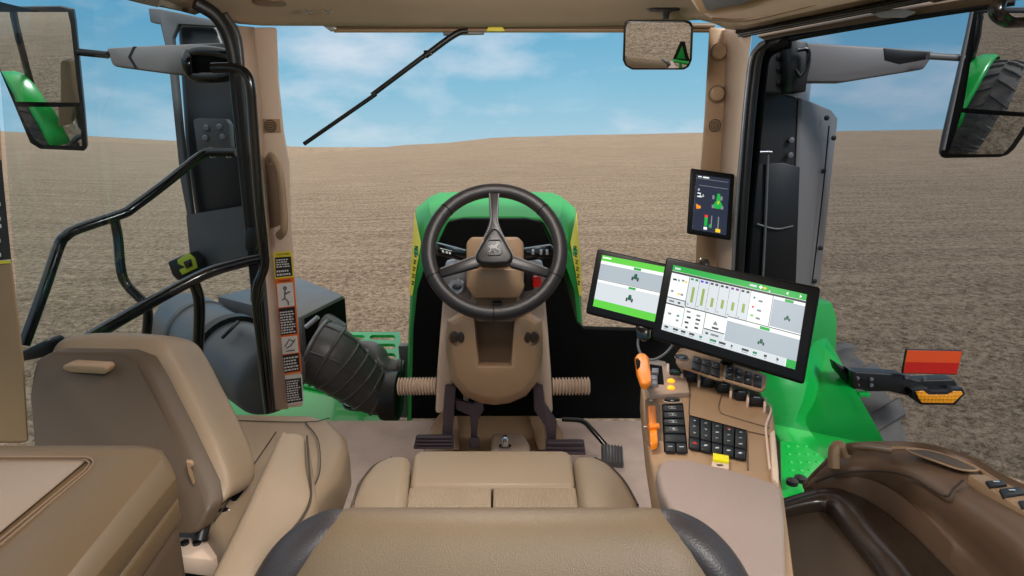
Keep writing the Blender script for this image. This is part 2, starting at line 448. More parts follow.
# sun blind rail across the head of the windscreen
bl = thing('sun_blind', 'beige roller sun blind rail along top of windscreen', 'blind', P(500,30,y=2.3))
new('rail', tube([P(334,29,y=2.28), P(714,29,y=2.28)], .012, n=1), 'tan_plastic', bl)
new('bar', tube([P(334,26.5,y=2.27), P(714,26,y=2.27)], .01, n=1), 'tan_dark', bl)
new('pull_tab', prism(PP([(490,24),(501,24),(505,31),(486,31)], y=2.24), Vector((0,.02,0))), 'label_yellow', bl, bevel=.002)
new('latch', prism(PP([(318,21),(334,23),(336,29),(330,31),(322,25)], y=2.25), Vector((0,.02,0))), 'silver', bl, bevel=.002)
# headliner clips
for i, u in enumerate((309, 328)):
    c = P(u, 10.5, z=1.555); o = new('grab_clip', tube([c+Vector((-.014,0,0)), c+Vector((0,0,-.006)), c+Vector((.014,0,0))], .004, n=4), 'chrome')
    tag(o, ['left of the two small chrome clips on the headliner', 'right of the two small chrome clips on the headliner'][i], 'clip', 'headliner clips')
sg = new('speaker_grille', lathe([(.05,0),(.05,.008),(.042,.011),(.001,.012)], P(270,1,z=1.585), (0,0,-1)), 'tan_dark'); tag(sg, 'round speaker grille set in headliner above left pillar', 'speaker')
# front pillars
pl = thing('trim_2', '', '', P(285,400,y=2.2)); del pl['label']; del pl['category']; struct(pl)
L1 = [(250,27),(277,27),(279,80),(284,130),(290,165),(291,215),(294,260),(299,330),(303,407),(284,409),(276,330),(268,255),(262,180),(258,110)]
new('pillar_cover', prism(PP(L1, y=2.2), Vector((-.045,.10,0))), 'tan_light', pl, bevel=.008)
L2 = [(254,27,2.19),(262,110,2.19),(266,180,2.19),(272,255,2.19),(280,330,2.19),(288,409,2.19)]
L3 = [(232,25,2.12),(243,110,2.12),(254,180,2.12),(262,255,2.12),(269,330,2.12),(275,410,2.12)]
new('pillar_side', loft([PP(L2), PP(L3), [p+Vector((-.01,.1,0)) for p in PP(L3)]]), 'tan_light', pl, solid=.01)
hd = new('grab_handle', tube([P(268,160,2.17), P(272,157,2.12), P(279,170,2.1), P(283,200,2.1), P(284,228,2.1), P(279,236,2.14)], .016, n=6, flat=.7), 'tan_plastic', pl)
new('handle_recess', prism(PP([(266,165),(275,163),(279,185),(280,225),(270,229),(268,200)], y=2.192), Vector((0,.01,0))), 'tan_dark', pl, bevel=.002)
def speaker(q, parent, pln):
    new('speaker_frame', prism([pln.at(u, v, .004) for u, v in q], pln.n*-.012), 'tan_plastic', parent, bevel=.002)
    cu = sum(a for a, _ in q)/4; cv = sum(b for _, b in q)/4; c = pln.at(cu, cv, .005)
    bm = B()
    for r in (.006, .013, .02): 
        pts = [c + Vector((math.cos(a)*r, 0, math.sin(a)*r)) for a in [2*PI*k/16 for k in range(16)]]
        tube(pts, .0018, seg=6, closed=True, n=1, bm=bm)
    new('speaker_rings', bm, 'seam', parent)
fp = Plane((0,2.2,1), (0,-1,0))
speaker([(261,119),(280,119),(281,133),(262,133)], pl, fp)
rp_ = thing('trim_3', '', '', P(710,260,y=2.15)); del rp_['label']; del rp_['category']; struct(rp_)
R1 = [(709,27),(729,28),(727,100),(722,180),(717,320),(693,320),(698,200),(704,120)]
new('pillar_cover', prism(PP(R1, y=2.2), Vector((.04,.10,0))), 'tan_plastic', rp_, bevel=.008)
rA = [(725,27,2.19),(724,100,2.19),(719,180,2.19),(714,320,2.19)]; rB = [(752,31,2.06),(744,100,2.06),(737,180,2.06),(732,320,2.06)]
new('pillar_side', loft([PP(rA), PP(rB), [p+Vector((.02,.1,0)) for p in PP(rB)]], m=3), 'tan_light', rp_, solid=-.01)  # paler tan than the cover paints the lit side of the same pillar
for v in (52, 94):
    new('round_cap', lathe([(.026,0),(.026,.006),(.022,.012),(.012,.015),(.001,.015)], P(719 if v < 60 else 717, v, y=2.188), (0,-1,0)), 'tan_plastic', rp_)
    cc0 = P(719 if v < 60 else 717, v, y=2.187); new('cap_shade_ring', tube([cc0+Vector((math.cos(t)*.0275, 0, math.sin(t)*.0275)) for t in [2*PI*k/24 for k in range(24)]], .0022, 6, True, 1), 'tan_dark', rp_)  # dark ring painted as the shading around each cap
speaker([(706,119),(724,119),(723,132),(705,132)], rp_, fp)
# labels on left pillar
def decal(q, bg, parent, h=.001, rows=(), name='label_plate', title=None, tcol=None, icons=()):
    bm = B(); qpatch(q, 0, 0, 1, 1, h, bm, 0, .001)
    mats = [bg, 'label_black', 'label_white', 'print_dark', 'print_white']
    o_rows = 0
    for (a0, b0, a1, b1, mi) in rows: qpatch(q, a0, b0, a1, b1, h+.0006, bm, mi)
    for (b0, b1, n, mi) in icons:
        for i in range(n):
            b_ = b0+(b1-b0)*(i+.5)/n; a1 = random.uniform(.72, .9)
            a = .12
            while a < a1:
                w_ = random.uniform(.06, .16); qpatch(q, a, b_-.25*(b1-b0)/n, min(a+w_, a1), b_+.25*(b1-b0)/n, h+.0012, bm, mi); a += w_+.04
    if title:
        ux, uy = q.frame(); s, a, b_, sz, mi = title
        text(s, sz, q.at(a, b_, h+.0014), ux, uy, bm=bm, mi=mi)
    return new(name, bm, mats, parent, label=None)
lq = Quad([(274,252),(292,251),(294,277),(275,279)], fp)
decal(lq, 'label_yellow', pl, .002, [(.06,.2,.94,.94,1)], title=('CAUTION', .5, .1, .011, 3), icons=[(.26,.6,4,4),(.66,.92,2,4)])
lq = Quad([(275,279),(294,277),(302,372),(283,375)], fp)
o = decal(lq, 'label_orange', pl, .002, [(.08,.05,.92,.29,2),(.08,.3,.92,.58,1),(.08,.6,.92,.78,2),(.08,.79,.92,.98,1)], title=('WARNING', .5, .027, .0095, 3), icons=[(.33,.57,9,4),(.81,.97,5,4)])
bm = B()
for (a, b_, r) in ((.5,.1,.005),): tube([lq.at(a,b_,.004)+Vector((math.cos(t)*r,0,math.sin(t)*r)) for t in [k*PI/6 for k in range(12)]], .0018, 6, True, 1, bm)
for pts in ([(.5,.12),(.45,.2),(.3,.22)],[(.47,.16),(.75,.14)],[(.45,.2),(.62,.24),(.6,.275)],[(.25,.7),(.5,.63),(.75,.66)],[(.3,.72),(.55,.7),(.8,.64)],[(.3,.75),(.75,.75)]):
    tube([lq.at(a,b_,.0045) for a, b_ in pts], .0018, 6, n=1, bm=bm)
new('pictogram', bm, 'print_dark', pl)
lq = Quad([(284,376),(302,374),(304,402),(286,405)], fp)
decal(lq, 'label_white', pl, .002, [(.06,.12,.94,.95,1)], icons=[(.16,.9,9,4)])
# rear left door post with black label
bp_ = thing('trim_4', '', '', P(10,440,y=1.2)); del bp_['label']; del bp_['category']; struct(bp_)
new('post_cover', prism(PP([(-40,120),(1,120),(5,190),(14,270),(25,360),(30,445),(-40,445)], y=1.2), Vector((-.09,.08,0))), 'tan_plastic', bp_, bevel=.012, seg=3)
lq = Quad([(-30,160),(2,160),(12,263),(-30,268)], Plane((0,1.2,1), (0,-1,0)))
decal(lq, 'label_black', bp_, .002, [(.0,.96,1,.99,2)], icons=[(.1,.94,12,4)])
yl = Quad([(-30,262),(12,260),(12.4,263),(-30,265.5)], Plane((0,1.2,1), (0,-1,0))); bm = B(); qpatch(yl,0,0,1,1,.003,bm,0); new('yellow_line', bm, 'label_yellow', bp_)
# glass panes
def pane(n, pts, m, th=.005):
    o = struct(new('window_%d' % n, prism(pts, th), m)); return o
def gridpane(n, rows, m): return struct(new('window_%d' % n, loft(rows, n=4, m=4), m, ang=180))
gridpane(1, [[P(278,24,y=2.3), P(495,22,y=2.42), P(710,24,y=2.3)], [P(292,250,y=2.32), P(495,262,y=2.41), P(700,250,y=2.3)], [P(304,412,y=2.33), P(495,420,y=2.405), P(700,335,y=2.3)]], 'glass_front')
gridpane(2, [[P(238,22,y=2.12), P(120,-20,y=1.75), P(-10,-50,y=1.24)], [P(262,260,y=2.12), P(130,235,y=1.75), P(8,180,y=1.24)], [P(276,412,y=2.12), P(190,440,y=1.75), P(28,450,y=1.24)]], 'glass_left')
gridpane(3, [[P(752,36,y=2.08), P(900,6,y=1.75), P(1060,-40,y=1.4)], [P(737,180,y=2.08), P(890,200,y=1.75), P(1080,190,y=1.3)], [P(728,415,y=2.08), P(850,440,y=1.7), P(1090,495,y=1.2)]], 'glass_right')
# door frames
df = thing('door_1', '', '', P(270,410,y=2.06)); del df['label']; del df['category']; struct(df)
new('door_frame', tube([P(195,2,y=1.95), P(218,18,y=2.0), P(232,48,y=2.04), P(238,100,y=2.06), P(247,190,y=2.07), P(257,290,y=2.08), P(266,380,y=2.08), P(270,412,y=2.08)], .022, n=5, flat=.7), 'black_satin', df)
new('door_seal', tube([P(224,14,y=2.05), P(238,40,y=2.09), P(243,100,y=2.1), P(253,190,y=2.1), P(263,290,y=2.1), P(272,412,y=2.1)], .013, n=5), 'rubber', df)
for v in (240, 292):
    uu = 250+(v-240)*.1
    new('hinge', prism(PP([(uu-3,v-12),(uu+4,v-12),(uu+4,v-4),(uu+6,v+4),(uu+4,v+12),(uu-5,v+10),(uu-5,v-2)], y=2.03), Vector((0,.03,0))), 'black_satin', df, bevel=.003)
dr = thing('door_2', '', '', P(735,330,y=2.05)); del dr['label']; del dr['category']; struct(dr)
new('door_frame', tube([P(1010,3,y=1.72), P(900,19,y=1.86), P(830,31,y=1.95), P(775,42,y=2.02), P(759,52,y=2.03), P(753,85,y=2.04), P(747,150,y=2.04), P(741,230,y=2.04), P(735,330,y=2.04)], .018, n=6, radii=[.004,.005,.007,.013,.018,.018,.018,.018,.018]), 'black_satin', dr)
new('door_seal', tube([P(790,42,y=2.0), P(780,45,y=2.02), P(765,56,y=2.07), P(760,85,y=2.08), P(754,150,y=2.08), P(747,230,y=2.08), P(741,330,y=2.08)], .02, n=6), 'black_matte', dr)
new('door_edge', tube([P(764,42,y=2.0), P(752,55,y=2.0), P(747,85,y=2.01), P(741,150,y=2.01), P(735,230,y=2.01), P(730,330,y=2.01)], .006, n=6), 'steel_grey', dr)
for i_, s_ in ((5,-1),(6,1)):
    struct(new('trim_%d' % i_, prism([Vector((s_*.93,-.28,0)), Vector((s_*1.0,-.28,0)), Vector((s_*1.02,-.36,0)), Vector((s_*.95,-.36,0))], Vector((0,0,1.62))), 'black_satin', bevel=.01))
# ------------------------------------------------------------------ right roof rail, roof console
rr = thing('roof_rail', 'black sliding rail under tan roof edge above right door', 'rail', P(830,20,y=1.95))
new('black_track', hexa(PP([(735,33,2.08),(742,38,2.08),(930,2,1.75),(925,-5,1.75)]), [p+Vector((.02,.06,.03)) for p in PP([(735,33,2.08),(742,38,2.08),(930,2,1.75),(925,-5,1.75)])]), 'black_satin', rr, bevel=.003)
for dv in (0, 2.2): new('track_rib', tube([P(738,34.5+dv,y=2.07), P(830,17+dv,y=1.9), P(928,-2+dv,y=1.74)], .0022, n=3), 'duct_grey', rr)
new('tan_strip', hexa(PP([(757,37,2.12),(768,42,2.12),(1010,3,1.72),(1000,-8,1.72)]), [p+Vector((.03,.08,.03)) for p in PP([(757,37,2.12),(768,42,2.12),(1010,3,1.72),(1000,-8,1.72)])]), 'tan_plastic', rr, bevel=.006)
new('black_lip', tube([P(768,43,y=2.13), P(860,27,y=1.98), P(940,14,y=1.86), P(1015,3,y=1.74)], .007, n=4), 'black_satin', rr)
lamp = new('lamp_lens', prism(PP([(868,10,1.88),(900,8,1.84),(916,11,1.82),(905,16,1.84),(880,16,1.87)]), Vector((0,0,-.006))), 'label_white', rr, bevel=.002)
rc = thing('roof_console', 'tan overhead console with dark monitor recess at top right', 'console', P(740,10,y=1.95))
base = [(682,-12,1.72),(697,12,1.80),(714,22,1.84),(745,27,1.84),(920,-10,1.52),(920,-60,1.4),(682,-60,1.5)]
new('housing', hexa(PP(base), [p+Vector((.0,.05,.08)) for p in PP(base)]), 'tan_light', rc, bevel=.012, seg=3)
q_ = [(695,-3,1.955),(706,11,1.985),(738,5,1.93),(775,-6,1.85),(775,-12,1.83)]
new('bezel', prism([p+Vector((0,-.004,-.004)) for p in PP([(690,-8,1.70),(701,13,1.77),(742,7,1.72),(800,-14,1.60)])], Vector((0,.03,.02))), 'tan_plastic', rc, bevel=.003)
new('screen_recess', prism([p+Vector((0,-.01,-.01)) for p in PP([(699,-8,1.69),(706,8,1.74),(738,2,1.69),(765,-8,1.62)])], Vector((0,.02,.01))), 'duct_grey', rc, bevel=.002)
new('groove', tube([P(712,19,y=1.80), P(745,20,y=1.80), P(800,8,y=1.7), P(870,-10,y=1.58)], .004, n=4), 'tan_dark', rc)
gh = new('strap_handle', tube([P(1024,-6,y=1.3), P(1003,-2,y=1.3), P(997,12,y=1.3), P(1008,22,y=1.3), P(1030,22,y=1.3)], .010, n=6, flat=2.0), 'black_gloss'); tag(gh, 'glossy black loop handle at top right corner beside mirror', 'handle')
# lamp added above the frame, on the headliner, to fill the cab with light
dl = thing('added_fill_lamp', 'round added fill lamp on headliner over the seats', 'lamp', (0,.35,1.6))
new('lamp_housing', lathe([(.11,0),(.11,-.012),(.1,-.02)], (0,.35,1.62), (0,0,1)), 'tan_dark', dl)
new('lens', lathe([(.095,0),(.09,-.008),(.001,-.01)], (0,.35,1.6), (0,0,1)), 'label_white', dl)
light('added_fill_light', 'POINT', (0,.3,1.50), (0,0,0), 4.5, .12, (1,.95,.9))
dl2 = thing('added_fill_lamp', 'second round added fill lamp on headliner nearer the windscreen', 'lamp', (0,1.25,1.6))  # second added lamp, out of frame, brightens front pillars and ceiling
new('lamp_housing', lathe([(.09,0),(.09,-.012),(.08,-.02)], (0,1.25,1.6), (0,0,1)), 'tan_dark', dl2)
new('lens', lathe([(.075,0),(.07,-.008),(.001,-.01)], (0,1.25,1.582), (0,0,1)), 'label_white', dl2)
light('added_fill_light', 'POINT', (0,1.25,1.44), (0,0,0), 15, .1, (1,.95,.9))
def convex(outline, pln, c, n, R, h=.004):
    bm = B(); pts = [pln.at(u,v) for u,v in outline]; dense = []
    for i in range(len(pts)):
        a = pts[i]; b_ = pts[(i+1) % len(pts)]
        for k in range(6): dense.append(a.lerp(b_, k/6))
    cen = sum(dense, Vector())/len(dense); K = 14; rings = []; top = max((q-c).length_squared for q in dense)/(2*R)
    for i in range(K):
        s_ = 1-i/K; row = []
        for p in dense:
            q = cen+(p-cen)*s_; row.append(bm.verts.new(q + n*(h+top-(q-c).length_squared/(2*R))))
        rings.append(row)
    L_ = len(dense)
    for i in range(K-1):
        for k in range(L_): bm.faces.new([rings[i][k], rings[i][(k+1)%L_], rings[i+1][(k+1)%L_], rings[i+1][k]])
    cv = bm.verts.new(cen + n*(h+top-(cen-c).length_squared/(2*R)))
    for k in range(L_): bm.faces.new([rings[-1][k], rings[-1][(k+1)%L_], cv])
    return bm
# ------------------------------------------------------------------ interior mirror
im = thing('rear_view_mirror', 'interior rear view mirror hanging from headliner above windscreen', 'mirror', P(657,12,y=2.0))
mp0 = P(657,45,y=2.0)
mn = Vector((-0.2186, -0.9396, -0.2632)).normalized()
mpl = Plane(mp0, mn)
oi = [(629,20),(685,20),(691,22),(693.5,27),(692,60),(689,67),(684,70),(632,70),(625,66),(622.5,60),(623.5,27),(625,22)]
new('mirror_housing', prism([mpl.at(u,v,0) for u,v in oi], mn*-.022), 'black_gloss', im, bevel=.004)
ii = [(630,22.5),(684,22.5),(689,24),(691,28),(689.5,60),(687,65.5),(683,68),(633,68),(627,65),(625,60),(626,28),(627.5,24)]
new('mirror_glass', convex(ii, mpl, mp0, mn, 2.0, .0005), 'mirror_glass', im, ang=180)
new('mount_plate', hexa(PP([(646,9),(652,7.5),(678,7.5),(681,9),(679,11),(670,12),(669,19),(662,19),(661,12),(649,11.5)], y=2.0), PP([(646,9),(652,7.5),(678,7.5),(681,9),(679,11),(670,12),(669,19),(662,19),(661,12),(649,11.5)], y=2.03)), 'black_satin', im, bevel=.003)
# ------------------------------------------------------------------ exterior mirrors
def ext_mirror(label, armlabel, c, tgt, outer, inner, inner2, bars):
    t = thing('wing_mirror', label, 'mirror', c, 'wing mirrors')
    n = Vector(tgt).normalized(); pl_ = Plane(c, n)
    new('mirror_housing', prism([pl_.at(u,v) for u,v in outer], n*-.05), 'black_satin', t, bevel=.012, seg=3)
    new('mirror_glass', convex(inner, pl_, c, n, 1.8), 'mirror_glass', t, ang=180)
    new('wide_angle_glass', convex(inner2, pl_, c, n, 1.3, .0), 'mirror_glass', t, ang=180)
    return t
cl = P(45,75,y=2.17)
lm = ext_mirror('left wing mirror in black frame outside left door', '', cl, (0.457, -0.8677, -0.1955),
    [(-30,7),(60,6),(73,9),(75,20),(84,110),(87,148),(84,151),(40,149),(30,143),(-30,0)],
    [(-24,12),(68,12),(71,25),(80,102),(17,101),(2,70)], [(18,106),(80,106),(82,146),(42,145),(34,139)], None)
new('support_bar', tube([P(78,52,y=2.2), P(108,55,y=2.2)], .012, n=1), 'black_satin', lm)
la = thing('mirror_arm', 'grey tapered mirror arm running from left stack to left wing mirror', 'arm', P(170,60,y=2.25))
new('arm_cover', prism(PP([(105,48),(135,46),(232,42),(234,73),(200,77),(165,73),(112,66)], y=2.25), Vector((0,.06,0))), 'arm_grey', la, bevel=.01)
new('arm_joint', prism(PP([(133,46.5),(136,46.5),(131,57),(138,69),(135,68.5),(128,57)], y=2.249), Vector((0,.01,0))), 'black_satin', la)
new('rubber_boot', tube([P(190,54,y=2.2), P(188,63,y=2.18), P(192,74,y=2.2), P(205,77,y=2.2), P(232,74,y=2.2), P(233,58,y=2.2), P(210,52,y=2.2)], .02, closed=True, n=4), 'black_gloss', la)
new('boot_core', prism(PP([(190,53),(234,52),(236,75),(192,76)], y=2.19), Vector((0,.06,0))), 'black_matte', la, bevel=.012)
cr_ = P(990,80,y=2.3)
rm = ext_mirror('right wing mirror in black frame outside right door', '', cr_, (-0.3765, -0.8907, -0.2549),
    [(974,8),(1060,8),(1050,100),(1015,150),(1008,156),(1000,158),(945,159),(940,157),(943,140)],
    [(977,13),(1055,13),(1045,95),(1030,112),(962,107)], [(960,111),(1028,116),(1010,146),(1003,154),(948,154)], None)
new('mirror_rim', tube([P(972,10,y=2.28), P(958,80,y=2.28), P(943,150,y=2.28)], .006, n=3), 'arm_grey', rm)
new('support_bar', tube([P(928,56,y=2.3), P(963,58,y=2.3)], .012, n=1), 'arm_grey', rm)
ra = thing('mirror_arm', 'grey tapered mirror arm running from exhaust stack to right wing mirror', 'arm', P(860,62,y=2.35))
new('arm_cover', prism(PP([(800,42),(883,47),(935,51),(932,58),(925,69),(845,82),(795,82)], y=2.35), Vector((0,.07,0))), 'arm_grey', ra, bevel=.01)
new('arm_insert', prism(PP([(884,48),(931,52),(928,59),(900,64),(885,60)], y=2.347), Vector((0,.02,0))), 'black_satin', ra, bevel=.003)
new('arm_bracket', prism(PP([(790,38),(808,42),(812,60),(808,78),(806,92),(792,92)], y=2.33), Vector((0,.1,0))), 'black_satin', ra, bevel=.006)
new('bracket_hook', tube([P(797,50,y=2.3), P(808,50,y=2.3), P(807,66,y=2.3), P(800,76,y=2.3), P(795,70,y=2.3)], .008, n=5), 'black_gloss', ra)
new('bracket_plate', prism(PP([(768,42),(792,40),(792,92),(765,92)], y=2.42), Vector((0,.05,0))), 'duct_grey', ra, bevel=.004)
for v in (58, 70, 84): new('bolt', lathe([(.012,0),(.012,.01),(.007,.014)], P(779,v,y=2.42), (0,-1,0), 12), 'black_satin', ra)
# ------------------------------------------------------------------ wiper
wp = thing('windscreen_wiper', 'long black wiper parked diagonally on the windscreen', 'wiper', P(470,33,y=2.3))
new('wiper_blade', tube([P(304,144,y=2.26), P(376,94,y=2.27)], .0075, n=1), 'black_satin', wp)
new('wiper_blade_upper', tube([P(372,95,y=2.28), P(428,53,y=2.28)], .009, n=1), 'black_satin', wp)
new('wiper_arm', tube([P(425,56,y=2.27), P(448,39,y=2.27), P(460,32,y=2.27), P(468,31,y=2.27)], .011, n=3), 'black_satin', wp)
new('wiper_pivot', prism(PP([(443,31.5),(484,31),(484,34),(443,35)], y=2.265), Vector((0,.02,0))), 'arm_grey', wp, bevel=.003)
new('blade_joint', box(P(428,53,y=2.27), (.03,.015,.018)), 'black_gloss', wp, bevel=.003)
# ------------------------------------------------------------------ steering wheel
a31 = math.radians(31)
WN = Vector((0,-math.cos(a31), math.sin(a31))); WU = Vector((0, math.sin(a31), math.cos(a31)))
WC = P(494.5,250,y=1.68); WP = Plane(WC, WN)
sw = thing('steering_wheel', 'black three spoke steering wheel with leaping deer hub badge', 'steering wheel', WC)
RW = .187
ringpts = [WC + Vector((1,0,0))*RW*math.cos(2*PI*k/64) + WU*RW*math.sin(2*PI*k/64) for k in range(64)]
new('rim', tube(ringpts, .0205, seg=16, closed=True, n=1), 'wheel_grip', sw)
for ad_ in (42, 138, 205, 270, 335):
    a = math.radians(ad_); c = WC + Vector((1,0,0))*RW*math.cos(a) + WU*RW*math.sin(a)
    u1 = Vector((1,0,0))*math.cos(a)+WU*math.sin(a)
    new('rim_seam', tube([c+(u1*math.cos(t)+WN*math.sin(t))*.0207 for t in [2*PI*k/16 for k in range(16)]], .0012, 5, True, 1), 'black_matte', sw)
def wprism(pts, h0, h1): return prism([WP.at(u,v,h1) for u,v in pts], WN*(h0-h1))
new('spoke', wprism([(488.5,190),(499.5,190),(498,222),(505,240),(483,240),(490,222)], -.006, .012), 'black_satin', sw, bevel=.004)
new('spoke', wprism([(438,270),(442,278),(478,268),(486,260),(474,258)], -.006, .012), 'black_satin', sw, bevel=.004)
new('spoke', wprism([(551,270),(547,278),(511,268),(503,260),(515,258)], -.006, .012), 'black_satin', sw, bevel=.004)
bm = B()
for pts in ([(489.5,193),(491,222),(484,240),(475,258)], [(499,193),(497.5,222),(504.5,240),(513.5,258)], [(441,270),(474,258)], [(547,270),(514,258)]):
    tube([WP.at(u,v,.012) for u,v in pts], .002, 6, n=4, bm=bm)
new('spoke_trim', bm, 'silver', sw)
hub = [(494.5,230),(499,233),(505,243),(513,257),(512.5,263),(507,266),(494.5,266.5),(482,266),(476.5,263),(476,257),(484,243),(490,233)]
new('hub', wprism(hub, -.02, .022), 'black_satin', sw, bevel=.008, seg=3)
bm = B(); q = Quad([(487,243),(502,243),(502,258),(487,258)], WP)
pts = [q.at(a,b,.0245) for a,b in ((.15,0),(.85,0),(1,.15),(1,.85),(.85,1),(.15,1),(0,.85),(0,.15))]
tube(pts, .0016, 6, True, 1, bm)
deer = [(.1,.42),(.3,.34),(.55,.36),(.66,.22),(.58,.1),(.64,.1),(.7,.2),(.78,.1),(.83,.12),(.78,.26),(.9,.3),(.88,.36),(.76,.38),(.68,.54),(.82,.66),(.8,.7),(.6,.6),(.4,.58),(.3,.62),(.32,.74),(.16,.84),(.13,.8),(.24,.7),(.2,.56),(.14,.5)]
qpoly(q, deer, .0245, bm, 0, .002)
for a,b_ in (((.62,.6),(.76,.84)), ((.3,.66),(.5,.84))): tube([q.at(*a,.0245), q.at(*b_,.0245)], .0011, 6, n=1, bm=bm)
new('deer_badge', bm, 'duct_grey', sw)
# ------------------------------------------------------------------ steering column
sc = thing('steering_column', 'tan steering column console with round vents and open tray', 'steering column', P(494,420,y=2.0))
o1 = PP([(471,237),(518,237),(524,243),(524,288),(518,297),(473,297),(466,286),(466,243)], y=1.76)
new('upper_cover', hexa(o1, [Vector((p.x*.9-.005,p.y+.13,p.z-.02)) for p in o1]), 'tan_plastic', sc, bevel=.008, seg=3)
o1 = PP([(474,290),(518,290),(516,322),(476,322)], y=1.80)
new('neck', hexa(o1, [p+Vector((0,.12,0)) for p in o1]), 'tan_dark', sc, bevel=.006)
o2 = PP([(470,268),(520,268),(525,287),(519,298),(474,298),(466,287)], y=1.745); new('chin_cover', hexa(o2, [p+Vector((0,.14,-.02)) for p in o2]), 'tan_plastic', sc, bevel=.009, seg=3)
new('neck_latch', box(P(497,305,y=1.78), (.03,.03,.02)), 'black_satin', sc, bevel=.003)
shell = [(455,258),(535,258),(544,285),(548,330),(551,370),(553,414),(541,414),(540,388),(528,376),(462,376),(449,388),(447,414),(435,414),(437,370),(440,330),(444,285)]
s0 = PP([(u,v,1.96+(v-258)*.0002) for u,v in shell]); new('outer_shell', hexa(s0, [p+Vector((0,.16,0)) for p in s0]), 'tan_light', sc, bevel=.012, seg=3)
def ringpx(lst, y): return PP(lst, y=y)
bo = [(447,320),(446,350),(451,380),(464,396),(480,403),(495,405),(510,403),(526,396),(539,380),(543,350),(542,320),(530,312),(459,312)]
c0 = (495,355)
def sc_(l, s): return [(c0[0]+(u-c0[0])*s, c0[1]+(v-c0[1])*s) for u,v in l]
bulb = loft([ringpx(sc_(bo,1.0),1.94), ringpx(sc_(bo,.99),1.86), ringpx(sc_(bo,.94),1.83), ringpx(sc_(bo,.86),1.812), ringpx(sc_(bo,.5),1.80)], closed=True, cap=True)
cutter = hexa(PP([(473,305),(517,305),(513,372),(477,372)], y=1.70), [P(474,305,y=1.9), P(516,305,y=1.9), P(510,362,y=1.9), P(480,362,y=1.9)])
new('lower_console', cut(bulb, cutter), 'tan_plastic', sc, bevel=.003, ang=40)
new('tray_back', prism(PP([(470,308),(519,308),(516,380),(474,380)], y=1.895), Vector((0,.01,0))), 'tan_dark', sc)
for u in (458, 530.5):
    t = new('air_vent', lathe([(.030,0),(.030,.008),(.026,.013),(.024,.008),(.001,.008)], P(u,337,y=1.822), (0,-1,.1), squash=.9), 'tan_dark', sc)
    c = P(u,337,y=1.81)
    bm = B()
    for s in (-1,1): lathe([(.012,0),(.011,.006),(.001,.008)], c+Vector((s*.010,0,0)), (0,-1,.1), 16, bm, 1.6)
    new('vane', bm, 'brown_gloss', t)
kn = new('round_knob', lathe([(.028,0),(.028,.012),(.022,.02),(.001,.02)], P(457,287,y=1.885), (0,-1,.3)), 'silver', sc)
new('knob_grip', lathe([(.016,0),(.014,.02),(.001,.022)], P(457,287,y=1.87), (0,-1,.3), squash=.6), 'black_satin', kn)
new('side_bezel', prism(PP([(446,262),(466,256),(472,285),(470,300),(443,300),(442,280)], y=1.9), Vector((0,.03,0))), 'silver', sc, bevel=.004)
new('side_bezel', prism(PP([(524,256),(542,262),(548,285),(548,300),(520,300),(521,285)], y=1.9), Vector((0,.03,0))), 'silver', sc, bevel=.004)
# stalks
lsq = PP([(436,243),(467,251),(467,262),(437,256)], y=1.78)
lst = new('left_stalk', hexa(lsq, [p+Vector((0,.025,0)) for p in lsq]), 'black_gloss', sc, bevel=.004)
bm = B(); q = Quad([(436,243),(467,251),(467,262),(437,256)], Plane((0,1.78,1),(0,-1,0)))
qpatch(q,.12,.3,.5,.36,.0006,bm,0); 
for a in (.18,.3,.4): qpatch(q,a,.45,a+.07,.62,.0006,bm,0)
new('stalk_marking', bm, 'icon_white', lst)
rsq = PP([(522,249),(551,245),(556,251),(553,258),(522,262)], y=1.78)
rst = new('right_stalk', hexa(rsq, [p+Vector((0,.025,0)) for p in rsq]), 'black_gloss', sc, bevel=.004)
bm = B()
for u in (533, 541, 547): box(P(u,252,y=1.775), (.008,.012,.016), bm)
new('stalk_switches', bm, 'silver', rst, bevel=.001)
new('red_switch', prism(PP([(532,277),(541,276),(542,287),(533,288)], y=1.86), Vector((0,.03,0))), 'red_switch', sc, bevel=.004, label='red push switch')
new('switch_housing', prism(PP([(524,272),(533,272),(534,290),(524,292)], y=1.87), Vector((0,.04,0))), 'black_satin', sc, bevel=.003)
# side bellows
for (u0,u1,lab) in ((398,437,'left'),(552,590,'right')):
    a = P(u0,386.5,y=2.06); c = P(u1,386,y=2.06); n = 13 if u0 < 400 else 12; prof = []
    Lh = (c-a).length
    for i in range(n):
        h = Lh*i/n; prof += [(.024,h),(.033,h+Lh/n*.3),(.033,h+Lh/n*.55),(.024,h+Lh/n*.9)]
    new('bellows', lathe(prof, a, c-a, 20), 'tan_light', sc)
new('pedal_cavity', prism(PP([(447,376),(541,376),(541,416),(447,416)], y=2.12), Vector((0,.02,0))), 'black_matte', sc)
for u, r in ((466,.010),(479,.007)): new('pedal_rod', tube([P(u,392,y=2.08), P(u,404,y=2.08)], r, n=1), 'silver' if u < 470 else 'label_yellow', sc)
